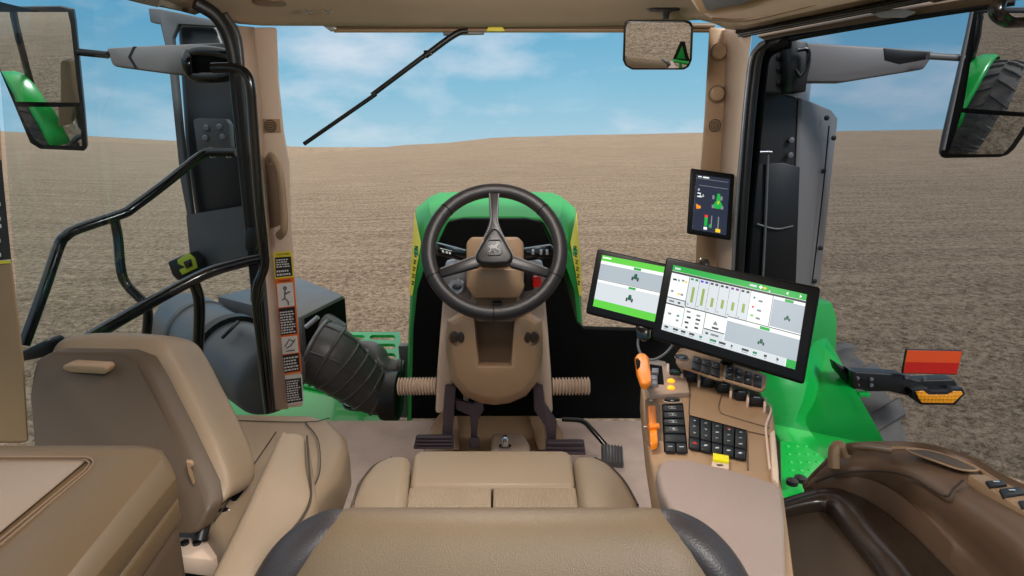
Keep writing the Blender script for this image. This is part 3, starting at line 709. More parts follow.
# tan floor tunnel below column
ft = thing('pedal_tunnel', 'tan moulded floor hump under the steering column', 'floor cover', P(495,450,z=0))
t0 = [(424,436),(438,412),(450,409),(540,409),(553,414),(562,428),(572,462),(572,500),(420,500)]
new('hump', hexa([P(u,v,z=.05) for u,v in t0], [P(u,v,z=.05)+Vector((0,0,-.05)) for u,v in t0]), 'tan_plastic', ft, bevel=.02, seg=3)
t1 = [(492,432),(524,432),(530,444),(531,480),(489,480)]
new('raised_block', hexa([P(u,v,z=.10) for u,v in t1], [P(u,v,z=.10)+Vector((0,0,-.07)) for u,v in t1]), 'tan_light', ft, bevel=.015, seg=3)
for px in ([(449,409),(458,413),(460,450),(452,450)], [(527,409),(540,411),(547,450),(538,450)]):
    new('side_rib', hexa([P(u,v,z=.085) for u,v in px], [P(u,v,z=.04) for u,v in px]), 'tan_plastic', ft, bevel=.008)
bt = new('floor_bolt', lathe([(.022,0),(.022,.012),(.014,.016),(.014,.04),(.008,.05),(.001,.052)], P(505,449,z=.10), (0,0,1), 16), 'chrome', ft, label='chrome bolt')
# pedals
def pedal(label, arm, pad, y, ribs=3, zoff=0):
    t = thing('foot_pedal', label, 'pedal', P(pad[0][0], pad[2][1], y=y), 'foot pedals under the steering column')
    a0 = PP(arm, y=y+.02); new('pedal_arm', hexa(a0, [p+Vector((0,.02,0)) for p in a0]), 'pedal', t, bevel=.004)
    pp = PP(pad, y=y); n = Vector((0,-.5,.86)); 
    new('pedal_pad', hexa(pp, [p+Vector((0,.03,-.012)) for p in pp]), 'pedal', t, bevel=.004)
    if ribs:
        bm = B(); tl, tr, br, bl_ = pp
        for i in range(ribs):
            f = (i+.5)/ribs; tube([tl.lerp(bl_, f).lerp(tr.lerp(br, f), .03)+Vector((0,-.004,0)), tr.lerp(br, f).lerp(tl.lerp(bl_, f), .03)+Vector((0,-.004,0))], .0045, 8, n=1, bm=bm)
        new('tread_rib', bm, 'pedal', t)
    return t
pedal('dark ribbed clutch pedal at left of steering column', [(445,386),(456,386),(454,412),(452,438),(442,438),(443,412)], [(416,435),(453,435),(453,449),(413,449)], 1.95, 4)
pedal('dark ribbed brake pedal at right of steering column', [(533,386),(543,386),(545,404),(557,422),(556,442),(547,442),(545,426),(534,410)], [(546,440),(584,440),(586,455),(546,455)], 1.95, 3)
pedal('slim dark middle pedal lever below the column tray', [(455,400),(472,404),(482,400),(484,410),(478,420),(477,436),(478,449),(470,449),(471,430),(470,416),(456,410)], [(469,438),(479,438),(479,449),(469,449)], 1.97, 0)
ac = thing('accelerator_pedal', 'black ribbed accelerator pad on bent rod beside tan tunnel', 'pedal', P(612,460,z=.03))
new('pedal_rod', tube([P(562,419,z=.12), P(582,421,z=.12), P(592,430,z=.1), P(606,446,z=.06)], .010, n=4), 'black_gloss', ac)
ap = [P(601,444,z=.09), P(623,446,z=.09), P(624,464,z=.04), P(602,462,z=.04)]
new('pedal_pad', hexa(ap, [p+Vector((0,0,-.02)) for p in ap]), 'rubber', ac, bevel=.004)
bm = B()
for i in range(7):
    f = (i+.5)/7; tube([ap[0].lerp(ap[1], f)+Vector((0,0,.002)), ap[3].lerp(ap[2], f)+Vector((0,0,.002))], .003, 6, n=1, bm=bm)
new('tread_rib', bm, 'rubber', ac)
# ------------------------------------------------------------------ tractor hood
hc = 495.7
def hrow(half, y):
    l = [P(u,v,y=y) for u,v in half]; r = [P(2*hc-u,v,y=y) for u,v in half][::-1]
    return l+r
hd_ = thing('tractor_hood', 'green tractor hood with yellow side stripes ahead of windscreen', 'hood', P(495,420,y=3.4))
H0 = [(411,425),(412,380),(413,330),(417,290),(427,262),(436,246),(447,223),(452,220),(470,218.5),(495,218)]
H1 = [(407,425),(407,380),(408.5,330),(411,285),(414,250),(422,243),(434,222),(445,216),(468,213),(495,213)]
H2 = [(412,420),(412,370),(412,320),(412.5,275),(414,235),(416,214),(429,205),(441,204),(468,202),(495,202)]
H3 = [(418,410),(418,350),(417,300),(416.5,260),(416,228),(417.5,207),(430,197),(440,195),(468,194),(495,194)]
H4 = [(424,400),(424,340),(423,290),(423,255),(423,226),(423,206),(430,199),(438,193.3),(466,192),(495,192)]
H5 = [(426,400),(426,350),(425,300),(425,270),(425,245),(426,225),(432,212),(440,206),(468,204),(495,204)]
new('hood_shell', loft([hrow(H0,2.6), hrow(H1,2.66), hrow(H2,3.1), hrow(H3,3.7), hrow(H4,4.3), hrow(H5,4.6)], n=2), 'hood_green', hd_, ang=28)
nose = loft([hrow(H5,4.6), hrow([(hc+(u-hc)*.3, 300+(v-300)*.3) for u,v in H5],4.7)], closed=True)
new('hood_nose', nose, 'hood_green', hd_)
# yellow stripes
ys = [(414.6,212,3.02),(416.5,222,2.80),(421,243,2.635),(418.6,258,2.62),(415.8,272,2.61),(412.4,295,2.60),(409.6,296,2.63),(410.8,262,2.65),(412.8,238,2.75)]
for sgn, nm in ((-1,'l'),(1,'r')):
    pts = [P(u if sgn < 0 else 2*hc-u, v, y=y-.012) for u,v,y in ys]
    st = new('yellow_stripe', prism(pts, Vector((0,.004,0))), 'yellow_decal', hd_, label='yellow side stripe with dark lettering')
    bm = B()
    for i in range(6):
        v = 246+i*7; u = 416.2-(v-246)*.1; u = u if sgn < 0 else 2*hc-u
        tube([P(u-1.4,v,2.58), P(u+1.2,v+1,2.58), P(u-1,v+3,2.58), P(u+1.3,v+4,2.58)], .0022, 6, n=3, bm=bm)
    new('lettering', bm, 'print_dark', st)
# ------------------------------------------------------------------ left engine side: box, ducts, hose, deck
ab = thing('air_cleaner', 'dark grey box and canister air cleaner outside left pillar, beside the ribbed hose', 'air filter', P(290,340,y=2.9))
tp = [P(217,296,z=.40), P(258,286,z=.40), P(299,277,z=.40), P(344,295,z=.40), P(300,317,z=.40)]
new('cover', hexa(tp, [p+Vector((0,0,-.26)) for p in tp]), 'duct_grey', ab, bevel=.01)
new('inner_opening', prism([P(303,318,z=.385)+Vector((.012,-.008,0)), P(343,298,z=.385)+Vector((.012,-.008,0)), P(343,298,z=.385)+Vector((.012,-.008,-.22)), P(303,318,z=.385)+Vector((.012,-.008,-.22))], .004), 'black_matte', ab)
cy = ab
A0 = P(184,322,y=2.95); A1 = P(270,378,y=2.38); ax = (A1-A0)
l_ = ax.length
new('canister', lathe([(.10,-.02),(.15,0),(.163,.03),(.163,l_*.45),(.168,l_*.5),(.163,l_*.55),(.163,l_),(.15,l_+.03),(.12,l_+.05)], A0, ax, 36), 'duct_grey', cy)
new('ring_clamp', lathe([(.163,l_*.58),(.185,l_*.585),(.185,l_*.64),(.163,l_*.645)], A0, ax, 36), 'black_satin', cy)
new('ring_clamp', lathe([(.163,l_*.22),(.17,l_*.23),(.17,l_*.26),(.163,l_*.27)], A0, ax, 36), 'rubber', cy)
new('clamp_strap', tube([P(222,338,y=2.40), P(230,330,y=2.42), P(238,322,y=2.5)], .008, n=3), 'black_satin', cy)
cn = ab
new('duct', tube([P(262,372,y=2.6), P(285,345,y=2.72), P(310,332,y=2.8), P(333,345,y=2.8)], .12, n=6, seg=20), 'rubber', cn)
eh = thing('elbow_hose', 'large ribbed black rubber elbow hose beside the hood', 'hose', P(350,410,y=2.7))
path = [P(312,350,y=2.66), P(330,358,y=2.66), P(350,374,y=2.68), P(370,390,y=2.70), P(389,396,y=2.72)]
new('hose', tube(path, .1, n=8, seg=28, radii=[.155,.150,.13,.11,.10]), 'rubber', eh)
sp_ = spline(path, 8)
radi = [v.x for v in spline([Vector((a,0,0)) for a in [.155,.150,.13,.11,.10]], 8)]
for i in (2, 7, 11, 15, 19, 23, 27):
    t = (sp_[i+1]-sp_[i-1]).normalized(); a = UP-t*UP.dot(t); a.normalize(); w_ = t.cross(a)
    new('rib', tube([sp_[i]+(a*math.cos(x)+w_*math.sin(x))*(radi[i]+.001) for x in [2*PI*k/28 for k in range(28)]], .0075, 8, True, 1), 'rubber', eh)
bm = B()
for ph in (0.2, -.75, 1.2):
    pts = []
    for i in range(2, 30, 3):
        t = (sp_[i+1]-sp_[i-1]).normalized(); a = UP-t*UP.dot(t); a.normalize(); w_ = t.cross(a)
        pts.append(sp_[i]+(a*math.cos(ph)+w_*math.sin(ph))*(radi[i]+.001))
    tube(pts, .006, 6, n=1, bm=bm)
new('long_rib', bm, 'rubber', eh)
i = 1; t = (sp_[2]-sp_[0]).normalized(); a = UP-t*UP.dot(t); a.normalize(); w_ = t.cross(a)
new('hose_clamp', tube([sp_[1]+(a*math.cos(x)+w_*math.sin(x))*(.157) for x in [2*PI*k/28 for k in range(28)]], .006, 6, True, 1), 'steel_grey', eh)
new('clamp_screw', tube([P(306,327,y=2.5), P(318,317,y=2.5)], .010, n=1), 'silver', eh)
new('end_collar', lathe([(.112,-.02),(.12,0),(.12,.06),(.105,.07)], P(386,396,y=2.71), (1,0,.0), 26), 'black_satin', eh)
sh = thing('coolant_hose', 'small bent black hose above the ribbed elbow hose', 'hose', P(380,368,y=2.9))
new('hose', tube([P(352,356,y=2.95), P(362,351,y=2.93), P(374,355,y=2.88), P(380,364,y=2.85), P(390,368,y=2.85), P(404,369,y=2.85)], .055, n=6, radii=[.045,.055,.062,.055,.048,.045]), 'duct_grey', sh)
bm = B()
for c in ((401,372),): lathe([(.06,-.012),(.066,-.01),(.066,.01),(.06,.012)], P(*c,y=2.84), (1,.1,.1), 20, bm)
new('clamp', bm, 'black_satin', sh)
cb = tag(new('engine_bracket', prism(PP([(398,346),(412,346),(412,418),(396,418),(401,380)], y=2.95), Vector((0,.05,0))), 'duct_grey', bevel=.006), 'dark grey bracket plate between elbow hose and hood', 'bracket')
# green grate and deck
gd = thing('side_deck', 'green slotted step grate and deck below the left hoses', 'step', P(370,360,z=-.1))
dk = [(140,352),(180,330),(206,324),(250,352),(398,360),(400,440),(120,440)]
new('deck', prism([P(u,v,z=-.36) for u,v in dk], Vector((0,0,-.04))), 'green_paint', gd, bevel=.008)
gq = [P(338,332,z=-.1), P(400,332,z=-.1), P(402,366,z=-.1), P(330,366,z=-.1)]
def gl(a,b): return gq[0].lerp(gq[1],a).lerp(gq[3].lerp(gq[2],a), b)
bm = prism([gl(0,0),gl(1,0),gl(1,1),gl(0,1)], Vector((0,0,-.02)))
cb_ = B()
for b0, b1 in ((.1,.26),(.38,.54),(.66,.86)):
    for a0, a1 in ((.04,.44),(.52,.92)):
        n = 6; pts = []
        for k in range(n+1): th = -PI/2+PI*k/n; pts.append((a1-.05+.05*math.cos(th), (b0+b1)/2+(b1-b0)/2*math.sin(th)))
        for k in range(n+1): th = PI/2+PI*k/n; pts.append((a0+.05+.05*math.cos(th), (b0+b1)/2+(b1-b0)/2*math.sin(th)))
        prism([gl(a,b)+Vector((0,0,.02)) for a,b in pts], Vector((0,0,-.08)), cb_)
new('slotted_grate', cut(bm, cb_), 'green_paint', gd)
for px in ([(160,362),(245,372)], [(150,378),(250,392)], [(300,385),(400,408)]):
    new('deck_rib', tube([P(*px[0],z=-.35), P(*px[1],z=-.35)], .012, n=1), 'hood_green', gd)
new('cable', tube([P(318,388,z=-.1), P(340,400,z=-.1), P(348,408,z=-.1), P(372,410,z=-.1)], .010, n=6), 'black_gloss', gd)
new('black_rail', tube([P(232,392,z=-.02), P(250,372,z=.02), P(262,360,z=.05)], .022, n=3), 'black_gloss', gd)
# ------------------------------------------------------------------ left stack behind pillar
ls = thing('left_stack', 'tall black intake stack with smoked edge behind left pillar', 'stack', P(215,265,y=2.7))
k0 = PP([(176,22),(216,22),(232,60),(240,130),(249,262),(205,266),(194,215),(184,150)], y=2.55)
new('stack_body', hexa(k0, [p+Vector((-.02,.2,0)) for p in k0]), 'stack_black', ls, bevel=.025, seg=3)
k0 = PP([(148,8),(160,9),(214,20),(216,26),(178,24),(172,38),(182,140),(192,215),(204,268),(196,264),(180,180),(168,60),(160,24),(150,22)], y=2.5)
new('smoked_edge', hexa(k0, [p+Vector((0,.03,0)) for p in k0]), 'duct_grey', ls, bevel=.004)
k0 = PP([(193,120),(198,118),(226,119),(229,124),(231,150),(197,151)], y=2.46)
bkp = new('bracket_plate', hexa(k0, [p+Vector((0,.04,0)) for p in k0]), 'duct_grey', ls, bevel=.004)
for u, v in ((207,128),(220,127),(206,138),(223,137)): new('bolt', lathe([(.013,0),(.013,.006),(.008,.01),(.001,.01)], P(u,v,y=2.46), (0,-1,0), 12), 'steel_grey', bkp)
new('smoked_panel', prism(PP([(186,215),(248,205),(252,262),(192,275)], y=2.49), Vector((0,.005,0))), 'duct_grey', ls)
for u in (212, 228):
    new('mount_nut', lathe([(.008,-.03),(.014,-.02),(.014,.0),(.008,.01)], P(u,150,y=2.34), (0,0,1), 10), 'chrome', ls)
# ------------------------------------------------------------------ handrails
hr = thing('door_handrail', 'bent glossy black tube handrail outside the left window', 'handrail', P(25,345,y=1.75))
new('top_rail', tube([P(236,152,y=2.3), P(212,152,y=2.3), P(200,156,y=2.28), P(166,183,y=2.15), P(134,207,y=2.05), P(122,214,y=2.02), P(78,229,y=1.92), P(66,236,y=1.9), P(59,246,y=1.89), P(44,290,y=1.82), P(24,345,y=1.75)], .0165, n=4), 'black_gloss', hr)
new('drop_tube', tube([P(114,218,y=2.02), P(118,238,y=2.02), P(121,270,y=2.0), P(127,285,y=2.0), P(144,303,y=2.0), P(148,316,y=2.0), P(145,348,y=2.0)], .0155, n=4), 'black_gloss', hr)
hr2 = thing('grab_rail', 'thick black diagonal grab rail rising to the left pillar', 'handrail', P(84,342,y=1.6))
new('rail', tube([P(262,258,y=2.02), P(240,263,y=2.0), P(205,274,y=1.95), P(150,303,y=1.8), P(84,341,y=1.6)], .0185, n=4), 'black_gloss', hr2)
new('lower_post', tube([P(194,282,y=1.93), P(199,300,y=1.94), P(199,330,y=1.95), P(197,366,y=1.95), P(199,385,y=1.95)], .018, n=4), 'black_gloss', hr2)
dg_ = thing('door_grab_handle', 'long glossy black vertical tube bending over at left pillar', 'handle', P(268,410,y=2.0))
new('tube', tube([P(212,68,y=1.97), P(232,68,y=1.97), P(244,72,y=1.97), P(250,84,y=1.97), P(253,120,y=1.98), P(259,200,y=1.99), P(264,250,y=2.0), P(264,268,y=2.0), P(257,288,y=2.0), P(257,310,y=2.0), P(263,360,y=2.0), P(269,412,y=2.0)], .0155, n=5), 'black_gloss', dg_)
bs = tag(new('window_sill_block', prism(PP([(20,352),(45,340),(50,343),(50,356),(22,362)], y=1.62), Vector((0,.06,0))), 'black_satin', bevel=.006), 'black block where the handrail meets the left sill', 'bracket')
wl = thing('work_lamp', 'lime and black angular work lamp beside left stack', 'lamp', P(182,275,y=2.35))
o1 = PP([(167,262),(188,253),(197,262),(199,272),(178,281),(172,276)], y=2.4)
new('lamp_body', hexa(o1, [p+Vector((.0,.08,0)) for p in o1]), 'black_satin', wl, bevel=.008)
new('lamp_cover', prism(PP([(177,260),(188,253),(194,258),(197,268),(182,275),(179,270),(185,267),(178,264)], y=2.395), Vector((0,.01,0))), 'lime', wl, bevel=.002)
new('lens', prism(PP([(183,262),(190,259),(192,266),(186,269)], y=2.388), Vector((0,.01,0))), 'black_gloss', wl, bevel=.002)
# ------------------------------------------------------------------ right exhaust
ex = thing('exhaust_stack', 'tall black exhaust stack with grey bolted side shield', 'exhaust', P(780,290,y=2.7))
T = [P(752,94,y=2.5), P(772,90,y=2.5), P(798,97,y=2.5), P(800,97,y=2.6), P(770,92,y=2.9), P(750,92,y=2.9)]
Bt = [P(740,292,y=2.55), P(760,292,y=2.55), P(789,292,y=2.55), P(790,292,y=2.65), P(770,290,y=2.95), P(742,290,y=2.95)]
new('black_body', hexa(T, Bt), 'stack_black', ex, bevel=.012, seg=3)
T = [P(798,96,y=2.5), P(802,98,y=2.5), P(832,110,y=2.75), P(838,118,y=2.85), P(800,110,y=2.9)]
Bt = [P(789,290,y=2.55), P(793,290,y=2.55), P(816,285,y=2.8), P(820,283,y=2.9), P(785,290,y=2.95)]
sdp = new('side_shield', hexa(T, Bt), 'arm_grey', ex, bevel=.01, seg=3, label='grey side shield')
for u, v, y in ((826,118,2.68),(833,138,2.78),(823,171,2.76),(820,248,2.79),(814,281,2.8)): new('shield_bolt', lathe([(.011,0),(.011,.008),(.001,.012)], P(u,v,y=y-.03), (.3,-1,0), 12), 'black_satin', sdp)
new('shield_seam', tube([P(829,126,y=2.68), P(822,200,y=2.7), P(812,284,y=2.72)], .003, n=3), 'black_satin', sdp)
new('top_collar', lathe([(.06,-.05),(.06,.03),(.05,.06)], P(795,88,y=2.62), (0,0,1), 20), 'silver', ex)
for u, v in ((758,110),(791,140),(790,155),(757,137)): new('bolt', lathe([(.011,0),(.011,.008),(.001,.01)], P(u,v,y=2.5), (0,-1,0), 12), 'steel_grey', ex)
new('inner_shield', prism(PP([(752,165),(783,163),(800,167),(796,285),(748,288)], y=2.49), Vector((0,.01,0))), 'black_satin', ex, bevel=.002)
new('shield_rib', tube([P(768,150,y=2.48), P(765,230,y=2.48), P(762,288,y=2.48)], .006, n=3), 'duct_grey', ex)
new('shield_rib', tube([P(754,152,y=2.47), P(772,152,y=2.47)], .005, n=1), 'silver', ex)
new('shield_rib', tube([P(757,224,y=2.48), P(776,229,y=2.48), P(793,226,y=2.48)], .004, n=3), 'duct_grey', ex)
# ------------------------------------------------------------------ right body: tank, tyre, marker arm
tk = thing('fuel_tank_cover', 'green right hand body panel with dimpled step beside console', 'body panel', P(800,470,z=-.05))
g1 = [P(836,352,y=2.6), P(893,455,y=1.85), P(846,460,y=1.95), P(788,432,y=2.25), P(800,400,y=2.4)]
new('sloped_panel', loft([[P(770,300,y=2.62), P(760,360,y=2.52), P(765,415,y=2.36), P(780,440,y=2.25), P(792,480,y=2.1)],
                          [P(815,322,y=2.68), P(812,360,y=2.6), P(803,400,y=2.42), P(795,428,y=2.3), P(812,470,y=2.1)],
                          [P(826,336,y=2.72), P(824,360,y=2.66), P(815,400,y=2.5), P(806,424,y=2.36), P(838,462,y=2.05)],
                          [P(836,352,y=2.76), P(850,380,y=2.55), P(864,405,y=2.3), P(877,428,y=2.08), P(893,458,y=1.86)],
                          [P(838,362,y=2.8), P(852,392,y=2.6), P(864,415,y=2.35), P(877,438,y=2.12), P(893,470,y=1.9)]], n=1, m=4), 'green_paint', tk, solid=.02, ang=30)
st_ = [(780,436),(800,424),(850,436),(858,470),(800,500),(782,500)]
new('step', prism([P(u,v,z=-.03) for u,v in st_], Vector((0,0,-.03))), 'green_paint', tk, bevel=.005)
for i in range(7):
    for j in range(5):
        new('dimple', lathe([(.010,0),(.007,.003),(.001,.004)], P(786+i*9+j*1.5, 438+j*8, z=-.03), (0,0,1), 10), 'green_paint', tk)
up = [P(814,303,y=2.62), P(832,303,y=2.75), P(837,318,y=2.8), P(836,352,y=2.78), P(822,350,y=2.68), P(806,345,y=2.6)]
new('upright_panel', hexa(up, [p+Vector((.0,.1,0)) for p in up]), 'hood_green', tk, bevel=.006, label='pale green upright panel')
for u, v in ((792,484),(800,481)): new('panel_knob', lathe([(.02,0),(.02,.015),(.012,.02)], P(u,v,z=.0), (0,0,1), 14), 'black_satin', tk)
def tyre(c, R, w, axis, label, lugs=22, name='tractor_wheel', rim=True):
    t = thing(name, label, 'wheel', c, 'tractor wheels')
    prof = [(R*.55,-w*.42),(R*.72,-w*.5),(R*.9,-w*.49),(R*.955,-w*.4),(R*.965,0),(R*.955,w*.4),(R*.9,w*.49),(R*.72,w*.5),(R*.55,w*.42)]
    new('tyre', lathe(prof, c, axis, 48), 'tyre_rubber', t)
    bm = B(); ax = Vector(axis)
    for i in range(lugs):
        for s in (-1,1):
            a0 = 2*PI*(i+(.5 if s > 0 else 0))/lugs; pts = []
            for f, da in ((0.02,.0),(.25,.07),(.5,.15)):
                pts.append((f*w*s, a0-da))
            def pt(x, a, r): return Vector(c)+ax*x+Vector((0, math.cos(a)*r, math.sin(a)*r))
            da = PI/lugs*.42
            lo = [pt(x, a-da, R*.95) for x,a in pts]+[pt(x, a+da, R*.95) for x,a in pts[::-1]]
            hi = [pt(x, a-da*.8, R*(1.0 if abs(x)<w*.4 else .97)) for x,a in pts]+[pt(x, a+da*.8, R*(1.0 if abs(x)<w*.4 else .97)) for x,a in pts[::-1]]
            hexa(lo, hi, bm)
    new('tread_lugs', bm, 'tyre_rubber', t)
    if rim: new('wheel_rim', lathe([(R*.56,-w*.3),(R*.56,w*.3),(R*.5,w*.28),(R*.2,w*.1),(R*.001,w*.1)], c, axis, 32), 'yellow_decal', t)
    return t
tyre((1.69,3.22,GZ+.83), .82, .48, (1,0,0), 'front wheel with chevron lugs beyond the green right panel', 20)
tyre((1.52,-.30,GZ+1.06), 1.06, .6, (1,0,0), 'large right rear wheel seen in the right wing mirror', 24)
tyre((-1.52,-.30,GZ+1.06), 1.06, .6, (1,0,0), 'large left rear wheel behind the left door', 24)
for s, lab in ((1,'green right rear fender over the rear tyre'),(-1,'green left rear fender beside the left door')):
    rows = []
    for k in range(9):
        a = math.radians(175-k*20); r = 1.15
        rows.append([Vector((s*x, -.30+math.cos(a)*rr_, GZ+1.06+math.sin(a)*rr_)) for x, rr_ in ((.98,.75),(1.02,1.1),(1.08,1.14),(1.28,1.15),(1.34,1.12))])
    tag(new('rear_fender', loft(rows, n=2), 'green_paint', solid=.015), lab, 'fender', 'rear fenders')
# warning triangle on green bracket behind
wt = thing('warning_triangle', 'dark triangular slow vehicle plate on green bracket behind cab', 'sign', (.19,-1.0,-.6))
qd = [Vector((.19+x, -1.0, .12+z)) for x, z in ((-.15,-.17),(-.12,-.2),(.12,-.2),(.15,-.17),(.04,.17),(-.04,.17))]
new('plate', prism(qd, Vector((0,-.012,0))), 'black_satin', wt)
new('triangle', prism([Vector((.19+x, -.985, .12+z)) for x, z in ((-.08,-.14),(.08,-.14),(0,.1))], Vector((0,-.006,0))), 'green_paint', wt)
new('bracket', tube([Vector((0,-1.0,-.14)), Vector((.08,-1.0,-.08)), Vector((.19,-1.0,-.09)), Vector((.32,-1.0,-.11)), Vector((.4,-1.0,-.2))], .035, n=4), 'green_paint', wt)
new('bracket_post', tube([Vector((.19,-1.0,-.06)), Vector((.19,-1.0,-.7))], .03, n=1), 'green_paint', wt)
# marker arm
ma = thing('marker_light_arm', 'black outrigger arm carrying red reflector and amber lamp', 'marker light', P(860,385,y=2.5))
o1 = PP([(835,362),(850,371),(900,374),(918,380),(955,379),(962,392),(940,396),(926,402),(915,398),(890,392),(868,392),(852,388),(838,372)], y=2.5)
new('arm', hexa(o1, [p+Vector((0,.06,0)) for p in o1]), 'black_satin', ma, bevel=.01, seg=3)
o1 = PP([(850,370),(856,372),(860,388),(854,390)], y=2.46); new('arm_clamp', hexa(o1, [p+Vector((0,.06,0)) for p in o1]), 'black_gloss', ma, bevel=.005)
for u,v in ((857,378),(857,385),(871,379),(871,385),(906,377),(924,378)): new('bolt', lathe([(.009,0),(.009,.006),(.001,.008)], P(u,v,y=2.5), (0,-1,0), 10), 'steel_grey', ma)
new('reflector_plate', prism(PP([(906.5,349.5),(963,350.5),(957,375),(902.5,373.5)], y=2.47), Vector((0,.012,0))), 'black_satin', ma, bevel=.003)
new('orange_reflector', prism(PP([(907.5,350.5),(962,351.5),(959.5,363),(905.3,362)], y=2.466), Vector((0,.004,0))), 'orange_lens', ma, label='orange upper half of reflector')
new('red_reflector', prism(PP([(905.3,362),(959.5,363),(957,374),(903.5,372.8)], y=2.466), Vector((0,.004,0))), 'red_lens', ma, label='red lower half of reflector')
lh = new('lamp_housing', prism(PP([(912,390),(928,388),(932,391),(948,391),(952,388),(963,388),(965.5,394),(955,405.5),(921,405),(913,399)], y=2.46), Vector((0,.04,0))), 'black_satin', ma, bevel=.004)
new('amber_lens', prism(PP([(916,392),(924,391),(929,395),(948,395),(954,391.5),(962,391.5),(963,394),(953,403.5),(922,403),(919,399)], y=2.452), Vector((0,.008,0))), 'amber_lens', lh, bevel=.002, label='amber lens')
new('green_clip', box(P(863,394,y=2.5), (.05,.03,.018)), 'green_paint', ma, bevel=.002)
# ------------------------------------------------------------------ driver seat
ds = thing('driver_seat', 'tan leather driver seat with dark edged backrest in foreground', 'seat', (-.02,.8,0))
prof = [(.70,.30),(.685,.50),(.672,.66),(.655,.715),(.63,.738),(.60,.738),(.572,.718),(.548,.680),(.53,.62),(.51,.45),(.50,.25)]
XC = -.012
rows = []
xs = [-.268,-.264,-.257,-.245,-.23,-.21,-.185,-.15,-.07,0,.07,.15,.185,.21,.23,.245,.257,.264,.268]
for x in xs:
    d = max(0, abs(x)-.172); drop = 1.15*(.098-math.sqrt(max(0,.098**2-d*d)))
    e_ = max(0, (abs(x)-.25)/.018); pin = .012*e_
    rows.append([Vector((XC+x, y + (pin*2 if y < .6 else -pin*2), z-.006-drop)) for y, z in prof])
new('backrest', loft(rows, n=2, m=3, cap=True), 'seat_leather', ds, ang=70)
for s in (-1,1):
    pts = [Vector((XC+s*a, b, c)) for a,b,c in ((.165,.622,.717),(.19,.618,.720),(.213,.611,.710),(.236,.602,.692),(.256,.592,.665),(.268,.58,.63),(.278,.56,.55),(.285,.54,.4),(.285,.53,.25))]
    new('edge_trim', tube(pts, .02, n=5, seg=16, radii=[.004,.014,.020,.0235,.025,.027,.029,.03,.03], flat=1.5, upv=Vector((0,0,1))), 'dark_leather', ds, label='dark leather edge trim')
# cushion parts
def zc(l): return [P(u,v,z=zz) for u,v,zz in l]
def seatpad(name, l, m, puff=.012, th=.10, parent=ds, inset=.07, sub=2, off=None):
    top = zc(l); o_ = off or Vector((0,0,th)); base = [p-o_ for p in top]
    return new(name, cushion(base, o_, puff, inset), m, parent, sub=sub)
# centre: smooth front and perforated rear
def slab(name, l, m, th=.09, bev=.018, parent=ds, seg=4):
    top = zc(l); return new(name, hexa(top, [p-Vector((0,0,th)) for p in top]), m, parent, bevel=bev, seg=seg)
slab('cushion_front', [(413,453,.555),(420,450,.55),(566,450,.55),(572,453,.555),(576,486,.56),(409,486,.56)], 'bolster_leather', .10, .015)
slab('perforated_panel', [(409,487,.557),(491,487,.557),(491,530,.557),(402,530,.557)], 'seat_perforated', .09, .004)
slab('perforated_panel', [(493,487,.557),(576,487,.557),(583,530,.557),(493,530,.557)], 'seat_perforated', .09, .004)
slab('left_bolster', [(411,453,.565),(407,490,.575),(400,535,.58),(345,535,.57),(349,500,.57),(356,478,.565),(370,461,.56),(388,454,.56)], 'bolster_leather', .10, .02)
slab('right_bolster', [(573,453,.565),(596,454,.56),(613,462,.56),(628,478,.565),(640,500,.57),(650,535,.57),(585,535,.58),(578,490,.575)], 'bolster_leather', .10, .02)
new('piping', tube([P(354,505,z=.566), P(361,482,z=.566), P(375,465,z=.562), P(392,457.5,z=.561)], .0018, 6, n=5), 'seam', ds)
new('piping', tube([P(638,505,z=.567), P(625,482,z=.566), P(610,466,z=.562), P(595,457.5,z=.561)], .0018, 6, n=5), 'seam', ds)
new('seat_base', prism([Vector(p) for p in ((-.2,.62,.46),(.14,.62,.46),(.14,1.06,.46),(-.2,1.06,.46))], Vector((0,0,-.30))), 'black_satin', ds, bevel=.02)
new('seat_foot', prism([Vector(p) for p in ((-.16,.62,.16),(.1,.62,.16),(.1,.98,.16),(-.16,.98,.16))], Vector((0,0,-.16))), 'black_satin', ds, bevel=.02)
# left armrest
ar = [(276,436,.62),(281,430,.62),(302,430,.61),(309,440,.60),(313,468,.60),(317,500,.60),(308,522,.62),(290,545,.64),(262,585,.65),(240,620,.66),(190,610,.67),(215,560,.665),(245,500,.65)]
at = zc(ar)
arm = new('armrest', hexa(at, [p-Vector((0,0,.09)) for p in at]), 'tan_leather', ds, bevel=.016, seg=4)
new('armrest_seam', tube([P(307,436,z=.614), P(309,465,z=.614), P(311,497,z=.612), P(302,518,z=.63), P(284,540,z=.65), P(258,578,z=.662)], .002, n=5, seg=6), 'seam', arm)
new('armrest_bracket', prism([Vector((-.33,.62,.56)), Vector((-.29,.62,.56)), Vector((-.27,.9,.5)), Vector((-.31,.9,.5))], Vector((0,0,-.1))), 'black_satin', arm)
